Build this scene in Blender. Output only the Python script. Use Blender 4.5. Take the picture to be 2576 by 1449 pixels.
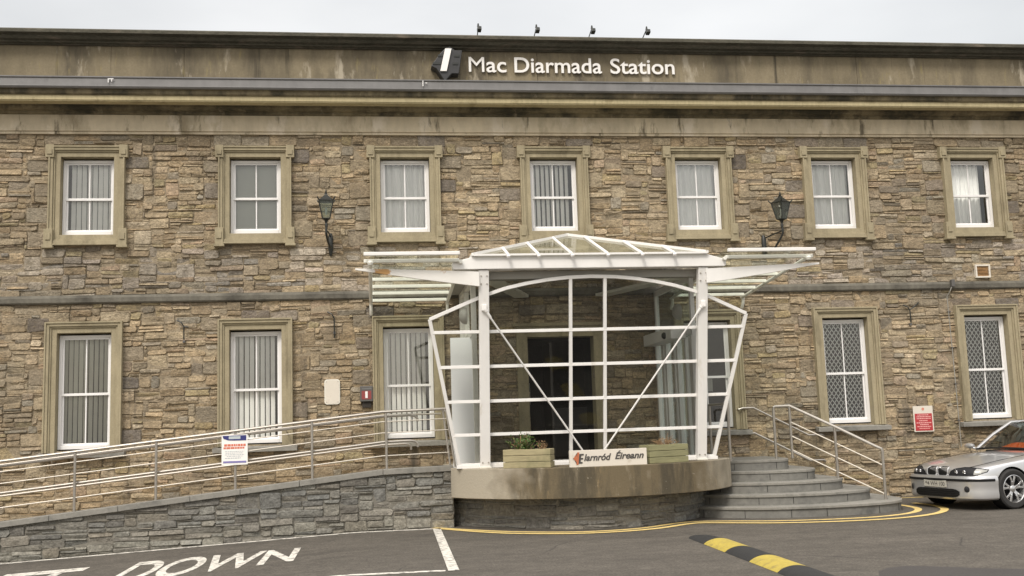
import bpy, math, random
from mathutils import Vector, Matrix, noise
PI = math.pi
for o in list(bpy.data.objects): bpy.data.objects.remove(o)
scn = bpy.context.scene
COL = scn.collection

# ------------------------------------------------------------------ camera
FPX = 2650.0/2576.0            # focal length over image width
D, EYE = 19.2, 1.6
yaw, pitch, roll = math.radians(7.7), math.atan(343/2650.), .033
fw = Vector((math.sin(yaw)*math.cos(pitch), math.cos(yaw)*math.cos(pitch), math.sin(pitch)))
r0 = Vector((math.cos(yaw), -math.sin(yaw), 0)); u0 = r0.cross(fw)
cr, sr = math.cos(roll), math.sin(roll)
rt = cr*r0 - sr*u0; up = sr*r0 + cr*u0
cd = bpy.data.cameras.new('camera'); cam = bpy.data.objects.new('camera', cd); COL.objects.link(cam)
m3 = Matrix((rt, up, -fw)).transposed()
cam.matrix_world = Matrix.Translation((0, -D, EYE)) @ m3.to_4x4()
cd.sensor_width = 36; cd.lens = 36*FPX; cd.clip_end = 2000; cd.clip_start = .05
scn.camera = cam

# ------------------------------------------------------------------ world, sun, exposure
SUN_EL, SUN_AZ = math.radians(48), math.radians(-28)     # azimuth measured from -Y (behind the camera) towards -X
w = bpy.data.worlds.new('World'); scn.world = w; w.use_nodes = True
nt = w.node_tree; nt.nodes.clear(); N = nt.nodes.new; L = nt.links.new
out = N('ShaderNodeOutputWorld')
sky = N('ShaderNodeTexSky'); sky.sky_type = 'NISHITA'; sky.sun_disc = False
sky.sun_elevation = SUN_EL; sky.sun_rotation = math.radians(180+28); sky.air_density = 1.5; sky.dust_density = 4
b1 = N('ShaderNodeBackground'); b1.inputs[1].default_value = .05; L(sky.outputs[0], b1.inputs[0])
tc = N('ShaderNodeTexCoord'); sx = N('ShaderNodeSeparateXYZ'); L(tc.outputs['Generated'], sx.inputs[0])
# overcast dome: zenith about 2.3 times as bright as the horizon
ra = N('ShaderNodeMapRange'); ra.inputs[1].default_value = 0; ra.inputs[2].default_value = 1
ra.inputs[1].default_value = .40; ra.inputs[3].default_value = .69; ra.inputs[4].default_value = 2.2; L(sx.outputs[2], ra.inputs[0])
mp = N('ShaderNodeMapping'); mp.inputs['Scale'].default_value = (1, 1, 2.6); L(tc.outputs['Generated'], mp.inputs[0])
nz = N('ShaderNodeTexNoise'); nz.inputs['Scale'].default_value = 2.3; nz.inputs['Detail'].default_value = 5; nz.inputs['Roughness'].default_value = .45
L(mp.outputs[0], nz.inputs[0])
cl = N('ShaderNodeMapRange'); cl.inputs[1].default_value = .3; cl.inputs[2].default_value = .68; cl.inputs[3].default_value = .76; cl.inputs[4].default_value = 1.12
L(nz.outputs[0], cl.inputs[0])
mu = N('ShaderNodeMath'); mu.operation = 'MULTIPLY'; L(ra.outputs[0], mu.inputs[0]); L(cl.outputs[0], mu.inputs[1])
b2 = N('ShaderNodeBackground'); b2.inputs[0].default_value = (1.0, .957, .90, 1); L(mu.outputs[0], b2.inputs[1])
ad = N('ShaderNodeAddShader'); L(b1.outputs[0], ad.inputs[0]); L(b2.outputs[0], ad.inputs[1]); L(ad.outputs[0], out.inputs[0])
sl = bpy.data.lights.new('sun', 'SUN'); sl.energy = 1.8; sl.angle = math.radians(14); sl.color = (1, .95, .88)
so = bpy.data.objects.new('sun', sl); COL.objects.link(so)
sdir = Vector((-math.sin(-SUN_AZ)*math.cos(SUN_EL), -math.cos(SUN_AZ)*math.cos(SUN_EL), math.sin(SUN_EL)))
so.rotation_euler = sdir.to_track_quat('Z', 'Y').to_euler()
vs = scn.view_settings; vs.view_transform = 'Standard'; vs.look = 'None'; vs.exposure = .15; vs.gamma = 1; vs.use_curve_mapping = False
scn.render.engine = 'CYCLES'

# ------------------------------------------------------------------ helpers
def tag(o, label=None, cat=None, group=None, kind=None):
    if label: o['label'] = label
    if cat: o['category'] = cat
    if group: o['group'] = group
    if kind: o['kind'] = kind
    return o
def empty(name, label, cat, loc=(0, 0, 0), group=None, rz=0):
    o = bpy.data.objects.new(name, None); COL.objects.link(o); o.location = loc; o.rotation_euler = (0, 0, rz)
    o.empty_display_size = .2
    return tag(o, label, cat, group)
def copy_tree(o, parent=None):
    c = o.copy(); COL.objects.link(c); c.parent = parent
    for ch in list(o.children): copy_tree(ch, c)
    return c

class MB:
    def __init__(s): s.v = []; s.f = []; s.c = []; s.cur = None
    def add(s, vs, fs):
        b = len(s.v); s.v += [tuple(p) for p in vs]; s.f += [tuple(i+b for i in f) for f in fs]
        s.c += [s.cur]*len(fs); return s
    def box(s, x0, x1, y0, y1, z0, z1):
        return s.add([(x0,y0,z0),(x1,y0,z0),(x1,y1,z0),(x0,y1,z0),(x0,y0,z1),(x1,y0,z1),(x1,y1,z1),(x0,y1,z1)],
                     [(0,3,2,1),(4,5,6,7),(0,1,5,4),(1,2,6,5),(2,3,7,6),(3,0,4,7)])
    def bar(s, a, b, w, h, upv=(0, 0, 1)):          # square bar from a to b
        a, b = Vector(a), Vector(b); d = (b-a).normalized(); x = d.cross(Vector(upv)).normalized(); z = x.cross(d)
        P = []
        for q in (a, b):
            for i, j in ((-1,-1),(1,-1),(1,1),(-1,1)): P.append(q + x*(i*w/2) + z*(j*h/2))
        return s.add(P, [(3,2,1,0),(4,5,6,7),(0,1,5,4),(1,2,6,5),(2,3,7,6),(3,0,4,7)])
    def tube(s, pts, r, n=8, cap=True, closed=False):
        pts = [Vector(p) for p in pts]; rs = r if isinstance(r, (list, tuple)) else [r]*len(pts); P = []; ref = None
        for i, p in enumerate(pts):
            a = pts[i-1] if i > 0 else (pts[-1] if closed else p); b = pts[(i+1) % len(pts)] if (i < len(pts)-1 or closed) else p
            t = (b-a).normalized()
            if ref is None: ref = Vector((0,0,1)) if abs(t.z) < .9 else Vector((1,0,0))
            x = t.cross(ref)
            if x.length < 1e-4: x = t.orthogonal()
            x.normalize(); y = x.cross(t); ref = y if abs(t.z) > .9 or True else ref
            for k in range(n):
                an = 2*PI*k/n; P.append(p + (x*math.cos(an)+y*math.sin(an))*rs[i])
        m = len(pts); F = []
        for i in range(m if closed else m-1):
            j = (i+1) % m
            for k in range(n): F.append((i*n+k, i*n+(k+1) % n, j*n+(k+1) % n, j*n+k))
        if cap and not closed: F += [tuple(range(n)), tuple(range((m-1)*n, m*n))[::-1]]
        return s.add(P, F)
    def prism(s, poly, f0, f1):                      # poly 2D; f0/f1 map (a,b) to 3D for the two ends
        n = len(poly); P = [f0(*p) for p in poly] + [f1(*p) for p in poly]
        return s.add(P, [tuple(range(n))[::-1], tuple(range(n, 2*n))] + [(i, (i+1) % n, n+(i+1) % n, n+i) for i in range(n)])
    def lathe(s, prof, n=24, M=None):                # prof (r,h) about local Z
        P = []
        for r_, h in prof:
            for k in range(n):
                a = 2*PI*k/n; p = Vector((r_*math.cos(a), r_*math.sin(a), h)); P.append(M @ p if M else p)
        F = []
        for i in range(len(prof)-1):
            for k in range(n): F.append((i*n+k, i*n+(k+1) % n, (i+1)*n+(k+1) % n, (i+1)*n+k))
        return s.add(P, F)
    def grid(s, rows):                               # rows of equal-length point lists
        n = len(rows[0]); P = [p for r_ in rows for p in r_]
        return s.add(P, [(i*n+k, i*n+k+1, (i+1)*n+k+1, (i+1)*n+k) for i in range(len(rows)-1) for k in range(n-1)])
    def build(s, name, mat, parent=None, smooth=False, bevel=0, fix=True, loc=None, subsurf=0, solid=0):
        me = bpy.data.meshes.new(name); me.from_pydata(s.v, [], s.f); me.update()
        for m_ in (mat if isinstance(mat, list) else [mat]): me.materials.append(m_)
        if any(c is not None for c in s.c):
            at = me.attributes.new('tone', 'FLOAT_COLOR', 'FACE')
            flat = []
            for c in s.c: flat += list(c if c else (1, 1, 1)) + [1.0]
            at.data.foreach_set('color', flat)
        if fix:
            import bmesh
            bm = bmesh.new(); bm.from_mesh(me); bmesh.ops.recalc_face_normals(bm, faces=bm.faces); bm.to_mesh(me); bm.free()
        if smooth:
            for p in me.polygons: p.use_smooth = True
            try: me.set_sharp_from_angle(angle=math.radians(35 if smooth is True else smooth))
            except Exception: pass
        o = bpy.data.objects.new(name, me); COL.objects.link(o)
        if parent: o.parent = parent
        if loc: o.location = loc
        if bevel:
            b = o.modifiers.new('bevel', 'BEVEL'); b.width = bevel; b.segments = 2; b.limit_method = 'ANGLE'; b.angle_limit = math.radians(40)
        if subsurf:
            b = o.modifiers.new('sub', 'SUBSURF'); b.levels = subsurf; b.render_levels = subsurf
        if solid:
            b = o.modifiers.new('solid', 'SOLIDIFY'); b.thickness = solid
        return o
def prof_x(prof, x0, x1):                            # closed (y,z) profile swept along X
    return MB().prism(prof, lambda y, z: (x0, y, z), lambda y, z: (x1, y, z))
def catmull(P, n=8, closed=False):
    P = [Vector(p) for p in P]; out_ = []
    m = len(P)
    for i in range(m if closed else m-1):
        p0 = P[i-1] if (i > 0 or closed) else P[0]; p1 = P[i]; p2 = P[(i+1) % m]; p3 = P[(i+2) % m] if (i+2 < m or closed) else P[-1]
        for k in range(n):
            t = k/n; out_.append(.5*((2*p1)+(p2-p0)*t+(2*p0-5*p1+4*p2-p3)*t*t+(3*p1-3*p2+p3-p0)*t**3))
    if not closed: out_.append(P[-1])
    return out_

# ------------------------------------------------------------------ materials
def material(name, col, rough=.7, metal=0., vary=(), bump=None, attr=False, spec=.5, coat=0, sheen=0, dirt=None, em=None, cracks=False):
    """vary: list of (scale, amount, stretch xyz, tint) multiplicative noises; dirt: list of (colour, scale, lo, hi, stretch)"""
    m = bpy.data.materials.new(name); m.use_nodes = True; t = m.node_tree; n = t.nodes.new; l = t.links.new
    b = t.nodes['Principled BSDF']
    b.inputs['Roughness'].default_value = rough; b.inputs['Metallic'].default_value = metal
    b.inputs['Specular IOR Level'].default_value = spec
    if coat: b.inputs['Coat Weight'].default_value = coat; b.inputs['Coat Roughness'].default_value = .04
    tc_ = n('ShaderNodeTexCoord')
    rgb = n('ShaderNodeRGB'); rgb.outputs[0].default_value = (*col, 1); cur = rgb.outputs[0]
    if attr:
        a = n('ShaderNodeAttribute'); a.attribute_name = 'tone'; mx = n('ShaderNodeMix'); mx.data_type = 'RGBA'; mx.blend_type = 'MULTIPLY'
        mx.inputs[0].default_value = 1; l(cur, mx.inputs[6]); l(a.outputs['Color'], mx.inputs[7]); cur = mx.outputs[2]
    def nse(scale, stretch, detail=4, rg=.6):
        mp_ = n('ShaderNodeMapping'); mp_.inputs['Scale'].default_value = stretch; l(tc_.outputs['Object'], mp_.inputs[0])
        z = n('ShaderNodeTexNoise'); z.inputs['Scale'].default_value = scale; z.inputs['Detail'].default_value = detail; z.inputs['Roughness'].default_value = rg
        l(mp_.outputs[0], z.inputs[0]); return z.outputs[0]
    for scale, amt, stretch in vary:
        z = nse(scale, stretch); r_ = n('ShaderNodeMapRange'); r_.inputs[1].default_value = .25; r_.inputs[2].default_value = .75
        r_.inputs[3].default_value = 1-amt; r_.inputs[4].default_value = 1+amt; l(z, r_.inputs[0])
        mx = n('ShaderNodeVectorMath'); mx.operation = 'SCALE'; l(cur, mx.inputs[0]); l(r_.outputs[0], mx.inputs['Scale']); cur = mx.outputs[0]
    for dc, scale, lo, hi, stretch in (dirt or ()):
        z = nse(scale, stretch, 6, .65); r_ = n('ShaderNodeMapRange'); r_.inputs[1].default_value = lo; r_.inputs[2].default_value = hi; l(z, r_.inputs[0])
        mx = n('ShaderNodeMix'); mx.data_type = 'RGBA'; l(r_.outputs[0], mx.inputs[0]); l(cur, mx.inputs[6]); mx.inputs[7].default_value = (*dc, 1); cur = mx.outputs[2]
    if cracks:
        z = nse(1.6, S1, 3); vv = n('ShaderNodeMix'); vv.data_type = 'VECTOR'; vv.inputs[0].default_value = .22; l(tc_.outputs['Object'], vv.inputs[4])
        nn_ = n('ShaderNodeTexNoise'); nn_.inputs['Scale'].default_value = 1.3; nn_.inputs['Detail'].default_value = 6; l(tc_.outputs['Object'], nn_.inputs[0]); l(nn_.outputs['Color'], vv.inputs[5])
        vo = n('ShaderNodeTexVoronoi'); vo.feature = 'DISTANCE_TO_EDGE'; vo.inputs['Scale'].default_value = .42; l(vv.outputs[1], vo.inputs[0])
        r_ = n('ShaderNodeMapRange'); r_.inputs[1].default_value = .0; r_.inputs[2].default_value = .006; r_.inputs[3].default_value = .75; r_.inputs[4].default_value = 0; l(vo.outputs[0], r_.inputs[0])
        r2 = n('ShaderNodeMapRange'); r2.inputs[1].default_value = .5; r2.inputs[2].default_value = .6; l(nse(.5, S1, 2), r2.inputs[0])
        m1 = n('ShaderNodeMath'); m1.operation = 'MULTIPLY'; l(r_.outputs[0], m1.inputs[0]); l(r2.outputs[0], m1.inputs[1])
        mx = n('ShaderNodeMix'); mx.data_type = 'RGBA'; l(m1.outputs[0], mx.inputs[0]); l(cur, mx.inputs[6]); mx.inputs[7].default_value = (.03, .028, .025, 1); cur = mx.outputs[2]
    l(cur, b.inputs['Base Color'])
    if bump:
        last = None
        for scale, dist in bump:
            bp = n('ShaderNodeBump'); bp.inputs['Strength'].default_value = 1; bp.inputs['Distance'].default_value = dist
            l(nse(scale, (1, 1, 1), 5), bp.inputs['Height'])
            if last: l(last, bp.inputs['Normal'])
            last = bp.outputs[0]
        l(last, b.inputs['Normal'])
    if em: b.inputs['Emission Color'].default_value = (*em[0], 1); b.inputs['Emission Strength'].default_value = em[1]
    return m
def glass(name, tint=(.8, .85, .83), refl=.12, rough=.01, dirt=0, dirtcol=(.4, .4, .35), ior=1.5):
    m = bpy.data.materials.new(name); m.use_nodes = True; t = m.node_tree; t.nodes.clear(); n = t.nodes.new; l = t.links.new
    o = n('ShaderNodeOutputMaterial'); tr = n('ShaderNodeBsdfTransparent'); tr.inputs[0].default_value = (*tint, 1)
    gl = n('ShaderNodeBsdfGlossy'); gl.inputs['Roughness'].default_value = rough; gl.inputs[0].default_value = (1, 1, 1, 1)
    fr = n('ShaderNodeFresnel'); fr.inputs[0].default_value = ior
    r_ = n('ShaderNodeMapRange'); r_.inputs[1].default_value = .04 if ior > 1.4 else 0; r_.inputs[2].default_value = 1; r_.inputs[3].default_value = refl; r_.inputs[4].default_value = 1
    l(fr.outputs[0], r_.inputs[0]); mx = n('ShaderNodeMixShader'); l(r_.outputs[0], mx.inputs[0]); l(tr.outputs[0], mx.inputs[1]); l(gl.outputs[0], mx.inputs[2])
    last = mx.outputs[0]
    if dirt:
        tc_ = n('ShaderNodeTexCoord'); z = n('ShaderNodeTexNoise'); z.inputs['Scale'].default_value = 2.2; z.inputs['Detail'].default_value = 5; l(tc_.outputs['Object'], z.inputs[0])
        q = n('ShaderNodeMapRange'); q.inputs[1].default_value = .35; q.inputs[2].default_value = .7; q.inputs[3].default_value = dirt*.5; q.inputs[4].default_value = dirt; l(z.outputs[0], q.inputs[0])
        df = n('ShaderNodeBsdfDiffuse'); df.inputs[0].default_value = (*dirtcol, 1); m2 = n('ShaderNodeMixShader'); l(q.outputs[0], m2.inputs[0]); l(last, m2.inputs[1]); l(df.outputs[0], m2.inputs[2]); last = m2.outputs[0]
    l(last, o.inputs[0]); return m

S1 = (1, 1, 1)
M = {}
M['stone'] = material('rubble_stone', (1.03, 1.0, .962), .92, attr=True, vary=[(.45, .14, S1), (4.5, .18, (1, 1, 1.4)), (13, .34, (1, 1, 2.4)), (40, .42, (1, 1, 1.8))], bump=[(9, .03), (22, .02), (70, .008)],
                      dirt=[((.17, .15, .115), .9, .52, .80, (1, 1, .7)), ((.19, .165, .10), 2.2, .58, .85, S1), ((.11, .09, .062), 8, .585, .70, (1, 1, 3.2)), ((.20, .165, .115), 16, .54, .68, (1, 1, 1.6)), ((.50, .43, .32), 6, .63, .78, (1, 1, 1.8)), ((.11, .095, .075), 1.4, .60, .74, (1.6, 1, .2))], spec=.2)
M['mortar'] = material('lime_mortar', (.29, .24, .17), .95, vary=[(2.5, .3, S1), (14, .35, S1), (45, .4, S1)], bump=[(30, .01)], spec=.1)
M['ashlar'] = material('sandstone_dressing', (.33, .285, .19), .88, vary=[(.9, .14, S1), (9, .14, (1, 1, .35)), (35, .12, S1)], bump=[(40, .003)],
                       dirt=[((.13, .11, .07), 2.6, .56, .8, (1, 1, .3))], spec=.25)
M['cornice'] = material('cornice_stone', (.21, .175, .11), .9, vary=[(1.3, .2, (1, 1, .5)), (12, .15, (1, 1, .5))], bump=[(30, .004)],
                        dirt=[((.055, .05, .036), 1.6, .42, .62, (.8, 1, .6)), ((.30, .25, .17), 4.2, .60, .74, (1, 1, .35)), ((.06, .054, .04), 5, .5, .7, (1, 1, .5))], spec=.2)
M['corona'] = material('corona_stone', (.47, .405, .25), .9, vary=[(1.3, .12, S1), (18, .14, (1, 1, .2))], bump=[(30, .003)],
                       dirt=[((.2, .16, .09), 3.0, .56, .8, S1)], spec=.2)
M['frieze'] = material('frieze_stone', (.52, .45, .33), .9, vary=[(.8, .14, S1), (7, .14, (1, 1, .4))], bump=[(25, .005)],
                       dirt=[((.25, .21, .14), 1.3, .52, .70, (1, 1, .5)), ((.62, .55, .44), 2.4, .55, .66, (1, 1, .5)), ((.14, .12, .085), 5, .59, .70, (1, 1, .22))], spec=.2)
M['parapet'] = material('parapet_render', (.225, .19, .128), .92, vary=[(.7, .16, S1), (5, .15, (1, 1, .3)), (25, .08, S1)], bump=[(22, .006)],
                        dirt=[((.11, .095, .07), .8, .48, .64, (1.3, 1, .35)), ((.40, .355, .275), 1.9, .575, .66, (1.5, 1, .4)), ((.27, .225, .12), 7, .60, .72, (1.2, 1, .2)), ((.05, .045, .036), 1.1, .60, .70, (3.4, 1, .12))], spec=.2)
M['coping'] = material('weathered_coping', (.085, .08, .062), .92, vary=[(2.0, .3, (1, 1, 2)), (15, .3, (1, 1, 3))], bump=[(18, .01)],
                       dirt=[((.17, .14, .11), 3.5, .55, .75, (.6, 1, 3))], spec=.2)
M['band'] = material('band_stone', (.155, .145, .12), .9, vary=[(1.2, .2, S1), (10, .2, (1, 1, .5))], bump=[(20, .01)],
                     dirt=[((.07, .065, .055), 1.5, .48, .7, S1)], spec=.2)
M['lead'] = material('lead_gutter', (.16, .157, .155), .6, .05, vary=[(1.6, .12, (1, 1, 3)), (7, .12, (1, 1, .4))], bump=[(5, .004)],
                     dirt=[((.07, .07, .07), 1.3, .62, .8, (2, 1, 1))])
M['white'] = material('white_paint', (.77, .755, .73), .42, vary=[(1.4, .04, S1), (12, .03, (1, 1, .4))], dirt=[((.5, .44, .33), 3.5, .60, .85, (1, 1, .35)), ((.42, .27, .14), 5, .70, .76, (1, 1, .5))])
M['upvc'] = material('white_window_frame', (.80, .79, .78), .35, vary=[(2, .03, S1)])
M['rust_white'] = material('rusting_white_steel', (.76, .74, .70), .45, vary=[(2, .05, S1)], dirt=[((.50, .28, .10), 2.6, .60, .66, (1, 1, 1))])
M['rail_white'] = material('aged_white_aluminium', (.76, .75, .68), .45, vary=[(2, .08, S1), (12, .06, S1)], dirt=[((.35, .33, .25), 3, .58, .85, S1)])
M['soffit'] = material('grey_soffit', (.30, .29, .26), .6, vary=[(3, .1, S1)])
M['steel'] = material('stainless_steel', (.44, .41, .37), .34, .8, vary=[(8, .08, (1, 1, 1))])
M['asphalt'] = material('asphalt', (.088, .078, .065), .86, vary=[(.22, .14, S1), (1.1, .20, (.6, 1.5, 1)), (6, .24, S1), (34, .55, S1)], bump=[(90, .006), (12, .004)],
                        dirt=[((.05, .045, .038), .9, .58, .74, (.6, 1.4, 1)), ((.14, .125, .105), 3.2, .60, .74, (.5, 1.6, 1)), ((.17, .155, .13), 40, .66, .76, S1)], spec=.35, cracks=True)
M['patch'] = material('dark_ground', (.055, .050, .047), .8, vary=[(1, .08, S1), (60, .15, S1)], bump=[(90, .005)], spec=.35)
M['paintw'] = material('white_road_paint', (.62, .59, .53), .75, vary=[(3, .06, S1), (40, .08, S1)], dirt=[((.17, .16, .14), 12, .48, .62, S1)])
M['painty'] = material('yellow_road_paint', (.68, .51, .19), .75, vary=[(3, .08, S1), (40, .08, S1)], dirt=[((.3, .25, .13), 9, .54, .72, S1)])
M['concrete'] = material('cast_concrete', (.35, .30, .225), .9, vary=[(1.2, .12, S1), (10, .1, S1)], bump=[(25, .006)], dirt=[((.17, .14, .095), 1.5, .50, .70, (1.4, 1.4, .8))], spec=.25)
M['plinth'] = material('stained_concrete', (.36, .31, .23), .9, vary=[(1.2, .10, S1), (9, .12, (1, 1, .6)), (40, .1, S1)], bump=[(25, .006)],
                       dirt=[((.15, .12, .075), 2.2, .24, .44, (1, 1, .35)), ((.085, .072, .05), 2.6, .42, .58, (1.2, 1.2, .25)), ((.42, .38, .31), 16, .66, .72, S1), ((.30, .22, .12), 5, .60, .70, (1, 1, .2))], spec=.2)
def end_clean(m, clean, x0, x1, x2, x3):
    # the rain-washed ends of the band stay pale: stains fade out in object X
    t = m.node_tree; n = t.nodes.new; l = t.links.new; b = t.nodes['Principled BSDF']; src = b.inputs['Base Color'].links[0].from_socket
    tc_ = n('ShaderNodeTexCoord'); sp = n('ShaderNodeSeparateXYZ'); l(tc_.outputs['Object'], sp.inputs[0])
    nz_ = n('ShaderNodeTexNoise'); nz_.inputs['Scale'].default_value = 3; l(tc_.outputs['Object'], nz_.inputs[0])
    ad_ = n('ShaderNodeMath'); ad_.operation = 'MULTIPLY_ADD'; l(nz_.outputs[0], ad_.inputs[0]); ad_.inputs[1].default_value = 1.1; l(sp.outputs[0], ad_.inputs[2])
    a = n('ShaderNodeMapRange'); a.inputs[1].default_value = x0+.55; a.inputs[2].default_value = x1+.55; l(ad_.outputs[0], a.inputs[0])
    c = n('ShaderNodeMapRange'); c.inputs[1].default_value = x2+.55; c.inputs[2].default_value = x3+.55; c.inputs[3].default_value = 1; c.inputs[4].default_value = .15; l(ad_.outputs[0], c.inputs[0])
    mu_ = n('ShaderNodeMath'); mu_.operation = 'MULTIPLY'; l(a.outputs[0], mu_.inputs[0]); l(c.outputs[0], mu_.inputs[1])
    mx = n('ShaderNodeMix'); mx.data_type = 'RGBA'; l(mu_.outputs[0], mx.inputs[0]); mx.inputs[6].default_value = (*clean, 1); l(src, mx.inputs[7]); l(mx.outputs[2], b.inputs['Base Color'])
end_clean(M['plinth'], (.37, .33, .26), 1.75, 2.3, 5.0, 5.7)
M['grey_stone'] = material('grey_limestone', (1, 1, 1), .88, attr=True, vary=[(1.2, .15, S1), (9, .3, (1, 1, 1.6)), (30, .35, S1)], bump=[(8, .04), (20, .02), (60, .006)],
                           dirt=[((.19, .18, .14), 1.8, .62, .82, S1)], spec=.25)
M['grey_mortar'] = material('grey_mortar', (.20, .188, .16), .95, vary=[(5, .3, S1)], bump=[(30, .008)], spec=.1)
M['slab'] = material('limestone_slab', (.235, .225, .20), .8, vary=[(1.5, .12, S1), (14, .14, S1)], bump=[(30, .004)], dirt=[((.10, .098, .09), 2.5, .52, .75, S1)])
M['tread'] = material('limestone_step', (.175, .170, .153), .75, vary=[(1.5, .12, S1), (12, .16, S1)], bump=[(25, .004)],
                      dirt=[((.085, .085, .08), 2.5, .52, .75, S1), ((.36, .35, .33), 4.5, .67, .74, S1)])
M['thin_steel'] = material('dull_thin_steel', (.50, .46, .40), .5, .4)
M['black'] = material('black_cast_iron', (.018, .02, .017), .45, vary=[(10, .2, S1)])
M['dark'] = material('dark_interior', (.035, .03, .026), .9, vary=[(2, .3, S1)])
M['room'] = material('room_wall', (.05, .048, .042), .9, vary=[(1, .15, S1)])
M['blind'] = material('fabric_blind', (.90, .89, .85), .85, vary=[(6, .05, S1)])
M['blind_tan'] = material('tan_fabric_blind', (.66, .65, .56), .85, vary=[(6, .06, S1)])
M['curtain'] = material('net_curtain', (.88, .88, .86), .9, vary=[(5, .06, (3, 1, .4))])
M['greyblind'] = material('grey_roller_blind', (.42, .43, .39), .8, vary=[(1.5, .08, S1)])
M['grille'] = material('lattice_grille', (.80, .80, .76), .5, 0)
M['glass'] = glass('window_glass', (.975, .985, .975), .09)
M['glass2'] = glass('reflective_window_glass', (.96, .97, .96), .16)
M['porch_glass'] = glass('porch_glass', (.84, .85, .85), .02, dirt=.018, dirtcol=(.5, .5, .47))  # no dirt seen here: the pale diffuse mix imitates soft reflections on the panes
M['side_glass'] = glass('green_side_glass', (.72, .8, .75), .10, dirt=.10, dirtcol=(.6, .68, .62))
M['roof_glass'] = glass('dirty_roof_glass', (.42, .43, .37), .08, dirt=.50, dirtcol=(.36, .33, .22))
M['canopy_glass'] = glass('canopy_glass', (.84, .89, .83), .01, dirt=.05, dirtcol=(.30, .32, .26), ior=1.08)
M['frosted'] = material('white_translucent_panel', (.93, .94, .94), .3, vary=[(.8, .04, S1)])
M['door'] = material('dark_timber', (.028, .022, .018), .4, vary=[(5, .2, S1)])
M['sign_white'] = material('sign_letter_white', (.85, .83, .80), .4)
M['sign_black'] = material('emblem_black', (.03, .03, .032), .5, vary=[(8, .3, S1)])
M['board'] = material('dirty_white_board', (.66, .61, .53), .6, vary=[(2.5, .05, S1)], dirt=[((.42, .36, .28), 5, .58, .85, S1)])
M['ink'] = material('black_lettering', (.06, .055, .05), .6)
M['orange'] = material('orange_emblem', (.46, .14, .06), .6)
M['planter'] = material('treated_planter_timber', (.33, .285, .165), .85, vary=[(3, .12, (1, 1, 3)), (22, .18, (.3, 1, 3))], bump=[(20, .003)], dirt=[((.17, .165, .085), 2.5, .5, .75, S1)])
M['planter2'] = material('mossy_planter_timber', (.235, .225, .12), .85, vary=[(3, .15, (1, 1, 3)), (22, .18, (.3, 1, 3))], bump=[(20, .003)])
M['soil'] = material('soil', (.05, .038, .025), .95, vary=[(20, .4, S1)])
M['leaf'] = material('shrub_leaf', (.075, .13, .03), .55, vary=[(12, .4, S1)])
M['drystalk'] = material('dry_stalk', (.27, .17, .085), .8, vary=[(14, .35, S1)])
M['red'] = material('sign_red', (.42, .035, .04), .5)
M['pink'] = material('sign_text_pale', (.75, .42, .40), .6)
M['navy'] = material('sign_navy', (.03, .035, .16), .5)
M['redtext'] = material('sign_orange_red_text', (.62, .16, .09), .6)
M['greytext'] = material('sign_grey_text', (.45, .5, .52), .6)
M['yellow'] = material('yellow_rubber', (.40, .31, .055), .7, vary=[(6, .12, S1), (50, .12, S1)], dirt=[((.17, .14, .06), 8, .50, .75, S1)], bump=[(60, .003)])
M['rubber'] = material('black_rubber', (.016, .016, .016), .75, vary=[(8, .2, S1)], bump=[(60, .003)])
M['plain_white'] = material('plain_white_panel', (.74, .73, .66), .5, vary=[(3, .04, S1)])
M['rawwood'] = material('grey_plastic_box', (.10, .095, .09), .5)

# ------------------------------------------------------------------ rubble masonry
rng = random.Random(11)
def rubble(s0, s1, z0, z1, wr, hr, seed):
    """random-coursed stones by filling the lowest gap of a skyline; returns (a,b,c,d) rectangles"""
    R = random.Random(seed); seg = [[s0, s1, z0]]; out_ = []
    while True:
        i = min(range(len(seg)), key=lambda k: seg[k][2]); a, b, h = seg[i]
        if h >= z1-1e-6: break
        lw = seg[i-1][2]-h if i > 0 else 9; rw = seg[i+1][2]-h if i < len(seg)-1 else 9
        near = min(lw, rw); W = b-a
        wide = R.uniform(*wr)*(1.35 if R.random() < .16 else 1)
        hh = R.uniform(*hr)
        if R.random() < .17: hh *= R.uniform(1.5, 2.1); wide *= R.uniform(.7, 1.05)
        if R.random() < .2: hh = hr[0]*R.uniform(.8, 1.1); wide *= 1.15
        if W < wr[0]*2.0 or W < wide*1.35: wide = W if W < wr[1]*1.15 else W/2
        if near < 9 and abs(near-hh) < .045: hh = near
        if near < 9 and near < .03 and W < wr[0]*1.2: hh = max(near, .012)
        hh = min(hh, z1-h); 
        if z1-h-hh < .03: hh = z1-h
        out_.append((a, a+wide, h, h+hh)) if hh > .018 else None
        new = [[a, a+wide, h+hh]]
        if wide < W-1e-6: new.append([a+wide, b, h])
        seg[i:i+1] = new
        k = 0
        while k < len(seg)-1:
            if abs(seg[k][2]-seg[k+1][2]) < 1e-4: seg[k][1] = seg[k+1][1]; del seg[k+1]
            else: k += 1
    return out_
def cut(rects, hole):
    hx0, hx1, hz0, hz1 = hole; res = []
    for a, b, c, d in rects:
        if b <= hx0 or a >= hx1 or d <= hz0 or c >= hz1: res.append((a, b, c, d)); continue
        if a < hx0: res.append((a, hx0, c, d))
        if b > hx1: res.append((hx1, b, c, d))
        A, B = max(a, hx0), min(b, hx1)
        if c < hz0: res.append((A, B, c, hz0))
        if d > hz1: res.append((A, B, hz1, d))
    return [r_ for r_ in res if r_[1]-r_[0] > .02 and r_[3]-r_[2] > .016]
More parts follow.
